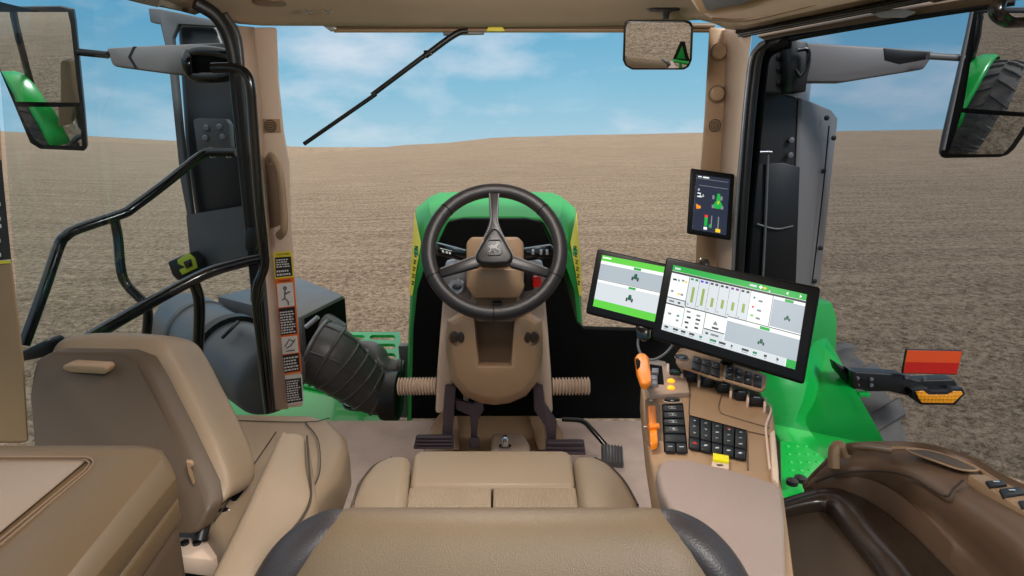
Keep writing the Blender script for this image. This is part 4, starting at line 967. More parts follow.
# ------------------------------------------------------------------ passenger seat
ps = thing('passenger_seat', 'tan leather passenger seat with folded hard backed backrest', 'seat', (-.75,1.3,0))
back = PP([(30,395,1.17),(31,372,1.18),(36,358,1.19),(50,352,1.2),(120,353,1.22),(140,360,1.22),(152,380,1.2),(178,432,1.13),(205,490,1.05),(207,510,1.02),(196,535,1.0),(40,545,1.0),(34,470,1.08)])
new('back_shell', hexa(back, [p+Vector((.02,.035,0)) for p in back]), 'brown_panel', ps, bevel=.01, seg=3)
def cs(l, dv): return [p+dv for p in l]
c0_ = PP([(26,395,1.18),(26,368,1.19),(33,350,1.2),(50,343,1.21),(130,345,1.23),(150,352,1.23),(162,376,1.21),(188,430,1.14),(210,482,1.06),(214,512,1.02),(200,528,1.0),(110,545,1.0),(36,548,1.0),(30,470,1.09)])
c0_ = [p+Vector((.008,.03,-.002)) for p in c0_]
mid = [p+Vector((.006,.06,.0)) for p in c0_]; far = [p+Vector((.012,.115,-.022)) for p in c0_]
cen = sum(far, Vector())/len(far); far2 = [cen+(p-cen)*.9+Vector((.02,.03,0)) for p in far]
new('backrest_cushion', loft([c0_, [a.lerp(b_,.5)+Vector((0,0,.006)) for a,b_ in zip(c0_, mid)], mid, far, far2], closed=True, cap=True), 'tan_leather', ps, sub=2)
fr = [p+Vector((.035,.055,.022)) for p in c0_[3:11]]
q1 = PP([(62,366),(68,364),(104,366),(107,369),(105,375),(70,373),(62,370)], y=1.17)
new('top_handle', hexa(q1, [p+Vector((.0,.03,0)) for p in q1]), 'tan_plastic', ps, bevel=.005, seg=3)
q1 = PP([(186,462),(192,463),(194,466),(190,468),(195,484),(193,486),(188,474)], y=1.04)
new('recline_lever', hexa(q1, [p+Vector((-.005,.012,0)) for p in q1]), 'tan_plastic', ps, bevel=.002)
new('hinge', tube([P(202,500,y=1.06), P(204,520,y=1.05), P(200,540,y=1.03)], .014, n=3), 'black_satin', ps)
new('hinge_knob', lathe([(.025,0),(.025,.02),(.015,.03)], P(225,518,y=1.1), (.3,-1,.3), 16), 'black_gloss', ps)
new('hinge_cover', prism(PP([(212,505),(236,500),(232,520),(218,536),(206,532)], y=1.12), Vector((0,.05,0))), 'black_matte', ps, bevel=.006)
seat = zc([(205,425,.43),(212,414,.43),(240,411,.43),(312,412,.43),(332,419,.425),(346,433,.42),(349,446,.415),(340,470,.41),(322,492,.41),(300,520,.41),(230,560,.42),(190,500,.43)])
new('seat_cushion', hexa(seat, [p-Vector((0,0,.13)) for p in seat]), 'tan_leather', ps, bevel=.03, seg=5)
bm = B()
for l in ([(222,420),(305,422),(330,418)], [(305,422),(318,440),(320,470),(312,490)], [(276,432),(250,470),(215,520)]):
    tube([P(u,v,z=.431) for u,v in l], .0015, 6, n=5, bm=bm)
new('seam', bm, 'seam', ps)
new('seat_base', prism([Vector(p) for p in ((-.9,1.0,.31),(-.55,1.0,.31),(-.5,1.5,.31),(-.9,1.5,.31))], Vector((0,0,-.30))), 'black_satin', ps, bevel=.02)
q1 = zc([(178,536,.38),(222,538,.38),(222,552,.38),(212,560,.38),(180,556,.38)])
bkt = new('seat_bracket', hexa(q1, [p-Vector((0,0,.04)) for p in q1]), 'tan_light', ps, bevel=.005)
for u in (185, 197): new('bolt', lathe([(.008,0),(.008,.006),(.001,.008)], P(u,544,z=.38), (0,0,1), 12), 'black_satin', bkt)
# ------------------------------------------------------------------ storage box
sb = thing('storage_box', 'tan storage box with recessed lid tray in left foreground', 'storage box', (-.72,.55,.0))
lt = zc([(-60,446,.72),(140,447,.72),(156,450,.72),(163,458,.715),(62,582,.72),(-30,690,.72),(-260,690,.72)])
ls_ = zc([(-60,446,.70),(142,445,.70),(162,450,.70),(172,466,.70),(176,478,.69),(92,582,.70),(20,690,.70),(-300,690,.70)])
lt = lt[:4]+[lt[3].lerp(lt[4],.06)]+lt[4:]
ls2 = [p-Vector((0,0,.03)) for p in ls_]
lidb = loft([ls2, ls_, lt], closed=True, cap=True)
tray = [(-90,457),(86,456.5),(92,458),(94,462),(90,467),(0,542),(-60,590),(-200,590)]
tv = [P(u,v,z=.76) for u,v in tray]
lid = new('lid', cut(lidb, hexa([P(u,v,z=.72)+Vector((0,0,.05)) for u,v in tray], [P(u,v,z=.72)+Vector((0,0,-.012)) for u,v in tray])), 'box_tan', sb, bevel=.004, seg=2)
tr2 = [P(u,v,z=.711) for u,v in [(-90,462),(80,461),(85,463),(0,534),(-60,582),(-200,582)]]
new('tray_mat', prism(tr2, Vector((0,0,.004))), 'tray_tan', lid, bevel=.002)
bm = B()
for h, k_ in ((.716,0),(.7195,4)):
    tube([P(u,v,z=h) for u,v in ((-90,459-k_/2),(82+k_,459-k_/2),(88+k_,461-k_/2),(90+k_,464-k_/3),(84+k_,471),(0+k_,540+k_/2),(-60,590))], .002, 6, n=1, bm=bm)
new('tray_rim', bm, 'tan_dark', lid)
bd = [p-Vector((0,0,.034)) for p in ls_]; bd2 = [p-Vector((0,0,.07)) for p in ls_]
new('upper_rim', hexa(bd, bd2), 'box_tan', sb, bevel=.006)
cen = sum(bd2, Vector())/len(bd2); bb = [cen+(p-cen)*.97 for p in bd2]; new('body', hexa(bb, [Vector((p.x,p.y,.02)) for p in bb]), 'brown_panel', sb, bevel=.02)
# ------------------------------------------------------------------ right side console
rs = thing('side_console', 'brown moulded side console curving along right window', 'console', P(940,560,z=.2))
RB = zc([(803,488,.42),(822,468,.46),(840,452,.50),(862,449,.52),(908,449,.54),(940,455,.555),(972,466,.56),(1000,483,.57),(1040,502,.58),(1120,540,.58)])
RA = [p+Vector((.03,.03,-.40)) for p in RB]
RC = zc([(806,489,.415),(826,478,.45),(845,472,.485),(868,470.5,.50),(895,472,.52),(915,478,.53),(945,495,.545),(985,522,.56),(1025,552,.57),(1080,600,.57)])
RD = zc([(808,491,.41),(828,485,.44),(848,484,.46),(868,488,.465),(885,497,.465),(903,511,.46),(925,534,.455),(950,561,.45),(975,590,.44),(1000,640,.43)])
RE = [p+Vector((-.005,-.01,-.25)) for p in RD]
new('body', loft([RA, [p+Vector((.008,.008,-.02)) for p in RB], RB, [a.lerp(b_,.5)+Vector((0,0,.008)) for a,b_ in zip(RB,RC)], RC, [a.lerp(b_,.5)+Vector((.01,.01,-.02)) for a,b_ in zip(RC,RD)], RD, RE], n=3, m=4), 'console_brown', rs, solid=.006, ang=60)
new('seam_line', tube([P(816,482,z=.445), P(838,474,z=.485), P(862,471.5,z=.503), P(890,472,z=.523), P(915,479,z=.535), P(944,496,z=.551), P(953,489,z=.562), P(963,480,z=.575)], .0022, n=4, seg=6), 'seam', rs)
new('hook', tube([P(834,468,z=.50), P(834,452,z=.53), P(837,446,z=.54), P(842,447,z=.54), P(845,455,z=.52)], .011, n=5), 'tan_plastic', rs)
new('rear_hook', tube([P(850,452,z=.53), P(853,446,z=.55), P(870,447,z=.55), P(890,450,z=.545)], .008, n=5), 'tan_dark', rs)
sl = zc([(906,451,.556),(925,451,.558),(945,456,.562),(965,464,.567),(978,471,.57),(962,471,.57),(940,464,.565)])
new('slot_recess', prism(sl, Vector((0,0,.003))), 'brown_panel', rs, bevel=.001)
new('slot_rim', tube([p+Vector((0,0,.002)) for p in sl], .0022, closed=True, n=3, seg=8), 'tan_plastic', rs)
new('rim_highlight', tube([p+Vector((-.004,-.004,.003)) for p in RB[2:9]], .004, n=4, seg=8), 'tan_plastic', rs)  # pale tube drawn as the highlight along the outer rim
pb = zc([(968,474,.585),(985,474,.585),(1060,512,.59),(1060,530,.59),(1040,522,.59)])
new('switch_plate', prism(pb, Vector((0,0,-.02))), 'tan_plastic', rs, bevel=.003)
for k, l in enumerate(([(985,480),(1002,479),(1008,484),(990,486)], [(999,488),(1019,486),(1027,493),(1003,496)], [(1018,500),(1040,498),(1046,506),(1022,508)])):
    pt = [P(u,v,z=.592) for u,v in l]; ky = new('switch', prism(pt, Vector((0,0,-.008))), 'black_key', rs, bevel=.003)
    cc_ = sum(pt, Vector())/4; new('marking', box(cc_+Vector((0,0,.0015)), (.010,.0025,.001)), 'icon_white', ky)
# dark glossy band and inner pocket panel
BA = zc([(775,501,.425),(800,493,.43),(822,488,.435),(842,489,.44),(862,497,.44),(888,514,.44),(922,542,.435),(972,588,.43),(1010,630,.43)])
BB = zc([(775,508,.44),(800,499,.445),(822,493,.45),(838,495,.455),(852,505,.455),(872,530,.45),(895,558,.45),(925,595,.44),(950,640,.44)])
BC = zc([(775,516,.43),(800,508,.435),(822,503,.44),(830,506,.44),(840,518,.44),(856,540,.435),(875,567,.43),(895,595,.43),(915,640,.43)])
new('gloss_band', loft([[p+Vector((0,0,-.05)) for p in BA], BA, [a.lerp(b_,.5)+Vector((0,0,-.006)) for a,b_ in zip(BA,BB)], BB, BC, [p+Vector((0,0,-.05)) for p in BC]], n=3, m=4), 'brown_gloss', rs, solid=.004, ang=60)
new('pocket_panel', prism([P(u,v,z=.42) for u,v in ((775,513),(800,509),(824,505),(834,512),(858,545),(885,585),(915,640),(775,640))], Vector((0,0,-.03))), 'brown_panel', rs, bevel=.004)
new('console_base', prism([Vector(p) for p in ((.42,.3,.38),(.72,.3,.38),(.80,.9,.38),(.66,1.0,.38),(.46,.95,.38))], Vector((0,0,-.38))), 'tan_dark', rs, bevel=.02)
# ------------------------------------------------------------------ armrest control console
ac_ = thing('armrest_console', 'tan right armrest console crowded with keypads and levers', 'control console', P(720,500,z=.3))
ZT = .645
body = [(641,384),(643,403),(647,440),(653,475),(661,502),(684,520),(706,536),(730,562),(744,590),(752,620),(800,620),(790,540),(784,495),(779,474),(777,440),(774,414),(768,405),(734,390),(688,375)]
bt_ = [P(u,v,z=ZT) for u,v in body]
new('housing', hexa(bt_, [Vector((p.x, p.y, p.z-.06)) for p in bt_]), 'tan_plastic', ac_, bevel=.006, seg=3)
cen = sum(bt_, Vector())/len(bt_)
new('pedestal', hexa([cen+(p-cen)*.66+Vector((.03,0,-.06)) for p in bt_], [cen+(p-cen)*.55+Vector((.03,0,-.45)) for p in bt_]), 'tan_dark', ac_, bevel=.01)
pad = [(656,471),(660,462),(668,458),(690,459),(735,470),(776,482),(782,489),(785,520),(788,640),(752,640),(744,590),(730,562),(708,536),(684,519),(668,506),(660,490)]
pt = [P(u,v,z=.664) for u,v in pad]
new('arm_pad', hexa(pt, [p-Vector((0,0,.03)) for p in pt]), 'pad_fabric', ac_, bevel=.008, seg=4, label='soft mauve tan arm pad')
def cp(l, z=ZT, th=.004): 
    t_ = [P(u,v,z=z) for u,v in l]; return hexa([p for p in t_], [p-Vector((0,0,th)) for p in t_])
KZ = ZT+.004
class ZQ(Quad):
    def __init__(s, c, z): s.c = [P(u,v,z=z) for u,v in c]; s.n = Vector((0,0,1))
# seams on housing
bm = B()
tube([P(690,377,z=ZT+.001), P(689,414,z=ZT+.001)], .0014, 6, n=1, bm=bm)
tube([P(746,431,z=ZT+.001), P(774,437,z=ZT+.001)], .0014, 6, n=1, bm=bm)
tube([P(747,431,z=ZT+.001), P(748,470,z=ZT+.001)], .0014, 6, n=1, bm=bm)
tube([P(692,448,z=ZT+.001), P(716,455,z=ZT+.001)], .0010, 6, n=1, bm=bm)
tube([P(724,388,z=ZT+.001), P(719,404,z=ZT+.001), P(720,411,z=ZT+.001), P(726,415,z=ZT+.001), P(770,428,z=ZT+.001)], .0010, 6, n=4, bm=bm)
new('housing_seam', bm, 'key_line', ac_)
new('housing_edge', tube([P(690,377,z=ZT+.002), P(734,391,z=ZT+.002), P(764,402,z=ZT+.002), P(771,409,z=ZT+.002), P(768,420,z=ZT+.002), P(766,430,z=ZT+.002), P(770,470,z=ZT+.002)], .0022, n=4, seg=8), 'tan_light', ac_)
# front block with amber buttons
fb = new('front_block', hexa([P(u,v,z=.656) for u,v in [(645,362),(652,358),(666,361),(670,371),(686,374),(690,392),(650,395),(645,388)]], [P(u,v,z=.656)-Vector((0,0,.02)) for u,v in [(645,362),(652,358),(666,361),(670,371),(686,374),(690,392),(650,395),(645,388)]]), 'tan_pillar', ac_, bevel=.004)
new('switch_well', cp([(650,364),(662,366),(664,384),(647,383)], .6575, .004), 'black_matte', fb)
for k, (u,v) in enumerate(((655,370),(654,377),(654,382))): new('silver_switch', prism([P(u-3,v-2.2,z=.664), P(u+3.5,v-2,z=.664), P(u+3.5,v+2,z=.664), P(u-3,v+1.8,z=.664)], Vector((0,0,-.008))), 'silver', fb, bevel=.001)
for v in (381.5, 388.3): new('amber_button', lathe([(.008,0),(.0075,.003),(.004,.0055),(.001,.006)], P(671,v,z=.657), (0,0,1), 18), 'amber', fb, label='round amber button')
# orange joystick
js = new('orange_lever', hexa([P(u,v,z=.735) for u,v in [(635,356),(638,352.5),(645,352.5),(649,356),(651.5,372),(652,380),(647,383.5),(641,382),(637,370)]], [P(u,v,z=.735)+Vector((0,.004,-.016)) for u,v in [(635,356),(638,352.5),(645,352.5),(649,356),(651.5,372),(652,380),(647,383.5),(641,382),(637,370)]]), 'orange', ac_, bevel=.007, seg=4, label='glossy orange hand lever')
new('thumb_switch', prism([P(u,v,z=.737) for u,v in [(635.5,359),(638,357.5),(640.5,361),(640,366),(637,368)]], Vector((0,0,-.004))), 'black_matte', js, bevel=.001)
new('lever_stem', tube([P(645,374,z=.71), P(650,384,z=.64)], .008, n=1), 'black_satin', js)
# throttle lever slot
new('throttle_slot', cp([(645,400),(650,397),(656,399),(660,406),(661,438),(658,446),(650,446),(646,440)], ZT+.0015, .002), 'tan_dark', ac_)
tl = new('throttle_lever', hexa([P(u,v,z=.664) for u,v in [(647.5,405),(656,404.5),(658.5,441),(650,443.5)]], [P(u,v,z=.664)-Vector((0,0,.016)) for u,v in [(648.5,405),(655,404.5),(657.5,441),(651,443.5)]]), 'orange', ac_, bevel=.004, seg=3, label='orange throttle slider')
new('cross_grip', tube([P(648.5,427,z=.667), P(658.5,426,z=.667)], .0052, n=1), 'orange', tl)
for (u,v) in ((651,400.5),(645.3,427),(652,445)): new('slot_light', box(P(u,v,z=ZT+.004), (.006,.004,.003)), 'label_white', ac_, bevel=.001)
# number keypad
kb = new('number_keypad', cp([(662,404),(683,403),(688,452),(664,451)], ZT+.002, .004), 'black_matte', ac_, bevel=.001)
zq = ZQ([(662.5,405),(683,404.5),(687.5,452),(665,451)], ZT+.007)
rowsk = [(0,.15),(.165,.31),(.33,.47),(.49,.64),(.66,.82)]
for i,(b0,b1) in enumerate(rowsk):
    ky = new('key', prism([zq.at(.03,b0+.01), zq.at(.97,b0+.01), zq.at(.97,b1-.01), zq.at(.03,b1-.01)], Vector((0,0,-.006))), 'black_key', kb, bevel=.0012)
    if i < 4:
        ux = Vector((1,0,0)); uy = Vector((0,1,0)); c = zq.at(.45,(b0+b1)/2,.0005)
        bm = text(str(i+1), .0115, c, ux, uy)
        tube([c+Vector((x*.0062, y*.0046, 0)) for x,y in ((-1,-1),(1,-1),(1,1),(-1,1))], .0004, 4, True, 1, bm)
        new('key_number', bm, 'icon_white', ky)
for a0,a1 in ((.03,.47),(.53,.97)):
    ky = new('key', prism([zq.at(a0,.84), zq.at(a1,.84), zq.at(a1,.99), zq.at(a0,.99)], Vector((0,0,-.006))), 'black_key', kb, bevel=.0012)
    c = zq.at((a0+a1)/2,.915,.0008); new('key_icon', prism([c+Vector((x*.001,y*.001,0)) for x,y in ((-4,0),(-1.5,2),(-1.5,.8),(1.5,.8),(1.5,2),(4,0),(1.5,-2),(1.5,-.8),(-1.5,-.8),(-1.5,-2))], Vector((0,0,-.0004))), 'icon_white', ky)
ov = new('oval_key', lathe([(.0165,0),(.0165,.004),(.014,.006),(.001,.006)], P(672,401,z=ZT+.001), (0,0,1), 28, squash=.42), 'black_key', ac_)
new('oval_key_rim', tube([P(672,401,z=ZT+.002)+Vector((math.cos(t)*.0178, math.sin(t)*.0085, 0)) for t in [2*PI*k/24 for k in range(24)]], .0014, 6, True, 1), 'tan_light', ac_)
c = P(672,400.5,z=ZT+.0078); new('key_icon', prism([c+Vector((x*.001,y*.001,0)) for x,y in ((-4,-2.4),(-1.4,.6),(0,3),(1.4,.6),(4,-2.4),(1,-1),(-1,-1))], Vector((0,0,-.0004))), 'icon_white', ov)
# five column keypad
kp = new('function_keypad', cp([(689,414.5),(747.5,430),(746,460),(688.5,448)], ZT+.002, .004), 'black_matte', ac_, bevel=.001)
zq = ZQ([(689,415),(747,430.5),(746,459.5),(689,447.5)], ZT+.007)
for i in range(5):
    a0 = i*.2+.012; a1 = a0+.176
    ky = new('tall_key', prism([zq.at(a0,.02), zq.at(a1,.02), zq.at(a1,.66), zq.at(a0,.66)], Vector((0,0,-.006))), 'black_key', kp, bevel=.0015)
    bm = B()
    for b_ in (.14,.34,.54):
        c = zq.at((a0+a1)/2,b_,.0006); kx = random.choice([((-3,0),(0,3),(3,0),(0,1)), ((-3,-1.4),(3,-1.4),(3,1.4),(-3,1.4)), ((-1.5,-3),(2.5,0),(-1.5,3),(0,0))])
        prism([c+Vector((x*.001,y*.001,0)) for x,y in kx], Vector((0,0,-.0005)), bm)
    new('key_icon', bm, 'icon_white', ky)
    ky = new('short_key', prism([zq.at(a0,.70), zq.at(a1,.70), zq.at(a1,.98), zq.at(a0,.98)], Vector((0,0,-.006))), 'black_key', kp, bevel=.0015)
    c = zq.at((a0+a1)/2,.84,.0006)
    if i == 0: new('red_triangle', prism([c+Vector((x*.001,y*.001,0)) for x,y in ((-4,-3),(4,-3),(0,4))], Vector((0,0,-.0005))), 'key_red', ky)
    else: new('key_icon', prism([c+Vector((x*.001,y*.001,0)) for x,y in ((-3.6,-1.4),(-1,-2.4),(3.6,-.6),(3,2),(-2,2.2))], Vector((0,0,-.0005))), 'icon_white', ky)
c = zq.at(.70,.12,.0012); new('red_mark', prism([c+Vector((x*.001,y*.001,0)) for x,y in ((-2,-1.5),(2,-1.5),(2,1.8),(-2,1.8))], Vector((0,0,-.0005))), 'key_red', kp)
new('yellow_key', prism([P(u,v,z=ZT+.010) for u,v in [(713,452.5),(729,455.5),(729,461.5),(713,459.5)]], Vector((0,0,-.008))), 'key_yellow', ac_, bevel=.001, label='yellow key')
wk = new('lower_key', prism([P(u,v,z=ZT+.006) for u,v in [(712,460.5),(729,463),(729,469),(712,466)]], Vector((0,0,-.006))), 'tan_light', ac_, bevel=.001)
new('key_icon', box(P(720,465,z=ZT+.0068), (.009,.004,.0006)), 'label_black', wk)
# tilted key strip above
ZS = .685
def zs(u,v,h=0): return P(u,v,z=ZS+h)
strip1 = [(676,353),(680,348),(686,348),(724,360.5),(723,379.5),(714,377.5),(690,369),(679,366),(676,361)]
strip2 = [(724.5,361),(764,373.5),(767,376),(766,386),(763,390),(758,389.5),(722.5,378.5)]
for nm, s_ in (('left_key_strip', strip1), ('right_key_strip', strip2)):
    pp_ = [zs(u,v) for u,v in s_]; st = new(nm, hexa(pp_, [p-Vector((0,0,.006)) for p in pp_]), 'tan_plastic', ac_, bevel=.002)
    if nm[0] == 'l':
        kn = new('dial', lathe([(.0145,0),(.0145,.002),(.013,.004),(.001,.004)], zs(681.5,357.5,.0005), (0,0,1), 28), 'black_key', st)
        new('dial_ring', tube([zs(681.5,357.5,.002)+Vector((math.cos(t)*.0145, math.sin(t)*.0145, 0)) for t in [2*PI*k/28 for k in range(28)]], .001, 6, True, 1), 'silver', st)
        new('dial_icon', tube([zs(681.5,357.5,.0052)+Vector((math.cos(t)*.004, math.sin(t)*.004, 0)) for t in [2*PI*k/12 for k in range(12)]], .0006, 6, True, 1), 'icon_white', kn)
        zq = ZQ([(693,354.5),(721,363),(720,377),(691,368)], ZS+.005); nc = 3
    else:
        zq = ZQ([(726,364),(763,375.5),(762,387),(724.5,377)], ZS+.005); nc = 4
    for j in range(2):
        for i in range(nc):
            a0 = i/nc+.02; a1 = (i+1)/nc-.02; b0 = j*.5+.03; b1 = j*.5+.47
            ky = new('key', prism([zq.at(a0,b0), zq.at(a1,b0), zq.at(a1,b1), zq.at(a0,b1)], Vector((0,0,-.005))), 'black_key', st, bevel=.0012)
            if j == 0 or nc == 4 and i < 3:
                c = zq.at((a0+a1)/2,(b0+b1)/2,.0006); kx = [((-3,0),(0,2.4),(3,0),(0,-2.4)), ((-3.4,-.8),(3.4,-.8),(3.4,.8),(-3.4,.8)), ((-3,-1.6),(-2,.8),(0,2),(2,.8),(3,-1.6),(0,-.4))][(i+j) % 3]
                new('key_icon', prism([c+Vector((x*.001,y*.001,0)) for x,y in kx], Vector((0,0,-.0005))), 'icon_white', ky)
# row of rocker switches between strip and housing
for i,(u,v,mk) in enumerate(((675.5,371,'key_green'),(690,373,'key_blue'),(708,378,'icon_white'),(723,383.5,'icon_white'),(741,391,'icon_white'),(756,396.5,'icon_white'))):
    c = P(u,v,z=ZT+.018); l = [c+Vector((x,y,0)) for x,y in ((-.0125,-.008),(.0125,-.012),(.0125,.004),(.006,.012),(-.004,.013),(-.0125,.006))]
    sw_ = new('rocker_switch', prism(l, Vector((0,0,-.018))), 'black_key', ac_, bevel=.002)
    new('switch_mark', prism([c+Vector((x,y,.0006)) for x,y in ((-.006,-.006),(.006,-.008),(.006,-.004),(-.006,-.002))], Vector((0,0,-.0005))), mk, sw_)
for i,(u,v) in enumerate(((668,368),(682,372),(699,377),(731,388),(748,396),(765,402))):
    new('switch_divider', prism([P(u-1.3,v-5,z=ZT+.016), P(u+1.3,v-4.5,z=ZT+.016), P(u+1.3,v+4,z=ZT+.016), P(u-1.3,v+3,z=ZT+.016)], Vector((0,0,-.02))), 'tan_light', ac_, bevel=.001)
new('right_tab', hexa([P(u,v,z=.652) for u,v in [(770,432),(775,428),(779,470),(779,484),(772,478)]], [P(u,v,z=.652)-Vector((0,0,.05)) for u,v in [(770,432),(775,428),(779,470),(779,484),(772,478)]]), 'tan_light', ac_, bevel=.004)
# ------------------------------------------------------------------ displays
def display(label, outer, scr, t, ndir, content, mount=None):
    c = P(sum(a for a,_ in outer)/4, sum(b for _,b in outer)/4, t=t)
    n = Vector(ndir).normalized(); pl_ = Plane(c, n)
    T_ = thing('touch_display', label, 'display', c, 'touch displays in the cab')
    oq = [pl_.at(u,v) for u,v in outer]
    new('bezel', hexa(oq, [p-n*.013 for p in oq]), 'bezel_black', T_, bevel=.006, seg=3)
    sq = Quad(scr, pl_); bm = B(); mats = list(content['mats'])
    qpatch(sq, 0,0,1,1, .0008, bm, 0)
    for k, r in enumerate(content['rects']):
        a0,b0,a1,b1,mi = r[:5]; lv = r[5] if len(r) > 5 else 1
        qpatch(sq, a0,b0,a1,b1, .0008+.0004*lv, bm, mi, .0003)
    for (pts, mi) in content.get('polys', []): qpoly(sq, pts, .0022, bm, mi, .0003)
    ux, uy = sq.frame()
    for (s, a, b_, size, mi) in content.get('texts', []): text(s, size, sq.at(a,b_,.0022), ux, uy, .0001, bm, mi)
    new('screen', bm, mats, T_)
    return T_, sq, pl_
SM = ['px_white','px_green','px_grey','px_dark','px_olive','px_teal','px_blue','px_violet','px_lime','px_yellow','px_line','px_dgreen','px_pale','px_night','px_red','px_orange','px_black']
ix = {n:i for i,n in enumerate(SM)}
def tractor(cx, cy, s, asp, col='px_dgreen'):
    """little tractor glyph seen from behind"""
    m_ = ix[col]; k_ = ix['px_dark']
    f = lambda l: [(cx+x*s, cy+y*s*asp) for x,y in l]
    return [(f([(-.35,-.8),(.35,-.8),(.5,0),(.45,.6),(-.45,.6),(-.5,0)]), m_), (f([(-1,.1),(-.55,0),(-.5,1),(-1,1)]), k_), (f([(.55,0),(1,.1),(1,1),(.5,1)]), k_)]
R = []; PL = []
R += [(0,0,1,.085,ix['px_green'])]
R += [(0,.09,1,.12,ix['px_dark'])]
R += [(.0,.125,.145,.485,ix['px_white'],2)]
hd6 = ['px_teal','px_blue','px_dark','px_dark','px_violet','px_dark']
hts = [.62,.68,.36,.34,.32,.34]; bas = [.86,.88,.84,.80,.78,.76]
for i in range(6):
    a0 = .15+i*.078; R += [(a0,.125,a0+.074,.56,ix['px_pale'],2), (a0+.008,.135,a0+.03,.165,ix[hd6[i]],3), (a0+.044,.135,a0+.066,.165,ix[hd6[i]],3)]
    b1 = .125+.435*bas[i]*.98; R += [(a0+.032,b1-.435*hts[i]*.85,a0+.052,b1,ix['px_olive'],3), (a0+.012,.52,a0+.022,.535,ix['px_line'],3)]
R += [(.145,.12,.149,.56,ix['px_dark'],3)] + [(.148+i*.078,.12,.1505+i*.078,.56,ix['px_dark'],3) for i in range(1,7)]
R += [(.622,.125,.775,.54,ix['px_white'],2),(.775,.1,.779,.54,ix['px_dark'],3),(.782,.16,1,.53,ix['px_grey'],2),(.782,.12,1,.155,ix['px_white'],2),(.86,.125,.92,.16,ix['px_green'],3)]
R += [(.0,.49,.145,.505,ix['px_dark'],3),(.15,.565,.48,.58,ix['px_dark'],3),(0,.51,.145,.575,ix['px_pale'],2),(0,.58,.145,.60,ix['px_dark'],3),(0,.605,.145,.86,ix['px_white'],2)]
R += [(.15,.5,.153,.88,ix['px_dark'],3),(.155,.585,.31,.88,ix['px_white'],2),(.315,.57,.319,.9,ix['px_dark'],3),(.322,.60,.478,.79,ix['px_white'],2),(.322,.80,.478,.815,ix['px_dark'],3),(.322,.82,.478,.9,ix['px_pale'],2)]
R += [(.483,.545,1,.555,ix['px_dark'],3),(.483,.56,1,.605,ix['px_white'],2),(.483,.61,1,.895,ix['px_grey'],2),(.72,.565,.79,.605,ix['px_green'],3)]
R += [(0,.90,.93,1,ix['px_pale'],3),(.935,.895,1,1,ix['px_green'],4)]
for i, a in enumerate((.02,.09,.155,.22,.30,.38,.45,.54,.62,.70,.78,.87)):
    w_ = [.03,.04,.035,.04,.02,.05,.05,.012,.05,.03,.02,.012][i]; R += [(a,.925,a+w_,.955,ix['px_dark' if i not in (4,5,9) else 'px_teal'],4), (a,.97,a+w_*.9,.978,ix['px_line'],4)]
for a,b_,w_,c_ in ((.02,.2,.03,'px_dark'),(.06,.2,.015,'px_line'),(.09,.19,.02,'px_line'),(.115,.2,.018,'px_yellow'),(.02,.38,.02,'px_line'),(.075,.4,.02,'px_yellow'),(.1,.4,.02,'px_line'),(.02,.53,.04,'px_line'),(.09,.53,.02,'px_dark'),(.03,.72,.025,'px_line'),(.1,.72,.02,'px_teal'),(.1,.79,.02,'px_line'),
    (.64,.19,.015,'px_teal'),(.68,.22,.03,'px_line'),(.64,.32,.015,'px_red'),(.68,.35,.03,'px_line'),(.64,.44,.02,'px_lime'),(.68,.46,.03,'px_line'),
    (.17,.62,.03,'px_line'),(.18,.70,.03,'px_dark'),(.17,.78,.03,'px_dark'),(.25,.64,.03,'px_line'),(.25,.70,.035,'px_dark'),(.25,.76,.03,'px_line'),(.25,.82,.03,'px_dark'),(.18,.85,.02,'px_dark'),(.38,.75,.05,'px_dark'),(.34,.85,.02,'px_dark'),(.38,.85,.06,'px_line'),
    (.02,.03,.045,'px_pale'),(.60,.03,.05,'px_pale'),(.70,.03,.02,'px_yellow'),(.74,.06,.01,'px_pale')):
    R.append((a,b_,a+w_,b_+.028,ix[c_],4))
PL += tractor(.895,.37,.02,1.9) + tractor(.745,.77,.023,1.9)
PL += [([(.665,.04),(.68,.015),(.695,.04),(.68,.07)], ix['px_white']), ([(.86,.045),(.875,.02),(.875,.07)], ix['px_white']), ([(.97,.045),(.955,.02),(.955,.07)], ix['px_white']), ([(.385,.70),(.4,.66),(.415,.70),(.415,.72),(.385,.72)], ix['px_line'])]
for a,b_ in ((.95,.92),(.97,.92),(.95,.95),(.97,.95)): PL.append(([(a,b_),(a+.014,b_),(a+.014,b_+.022),(a,b_+.022)], ix['px_white']))
big = {'mats': SM, 'rects': R, 'polys': PL, 'texts': [('?', .012, .868, .94, ix['px_dark']) if False else ('?', .868, .94, .010, ix['px_dark'])]}
ndisp = (-.42,-.82,.38)
D1, q1_, p1_ = display('large tilted touch display with machine status page above armrest console', [(666,256.5),(821,287),(804,384.5),(651,338)], [(673.5,265),(807,294.5),(795,369.5),(661.5,329.5)], 1.22, ndisp, big)
R = [(0,0,1,.11,ix['px_lime']),(0,.11,1,.17,ix['px_white']),(0,.17,1,.46,ix['px_grey']),(0,.465,1,.475,ix['px_dark'],2),(0,.48,1,.53,ix['px_white']),(0,.53,1,.86,ix['px_pale']),(0,.86,1,1,ix['px_lime']),(.52,.12,.63,.165,ix['px_green'],3),(.5,.49,.61,.53,ix['px_green'],3),(.02,.03,.15,.06,ix['px_white'],3)]
small = {'mats': SM, 'rects': R, 'polys': tractor(.57,.29,.055,1.3)+tractor(.55,.69,.055,1.3)}
D2, q2_, p2_ = display('smaller touch display with two grey map panes left of the large one', [(597,248),(670,264.5),(657,331),(585,313)], [(602.5,255),(668,267.5),(655,322),(593,306)], 1.42, ndisp, small)
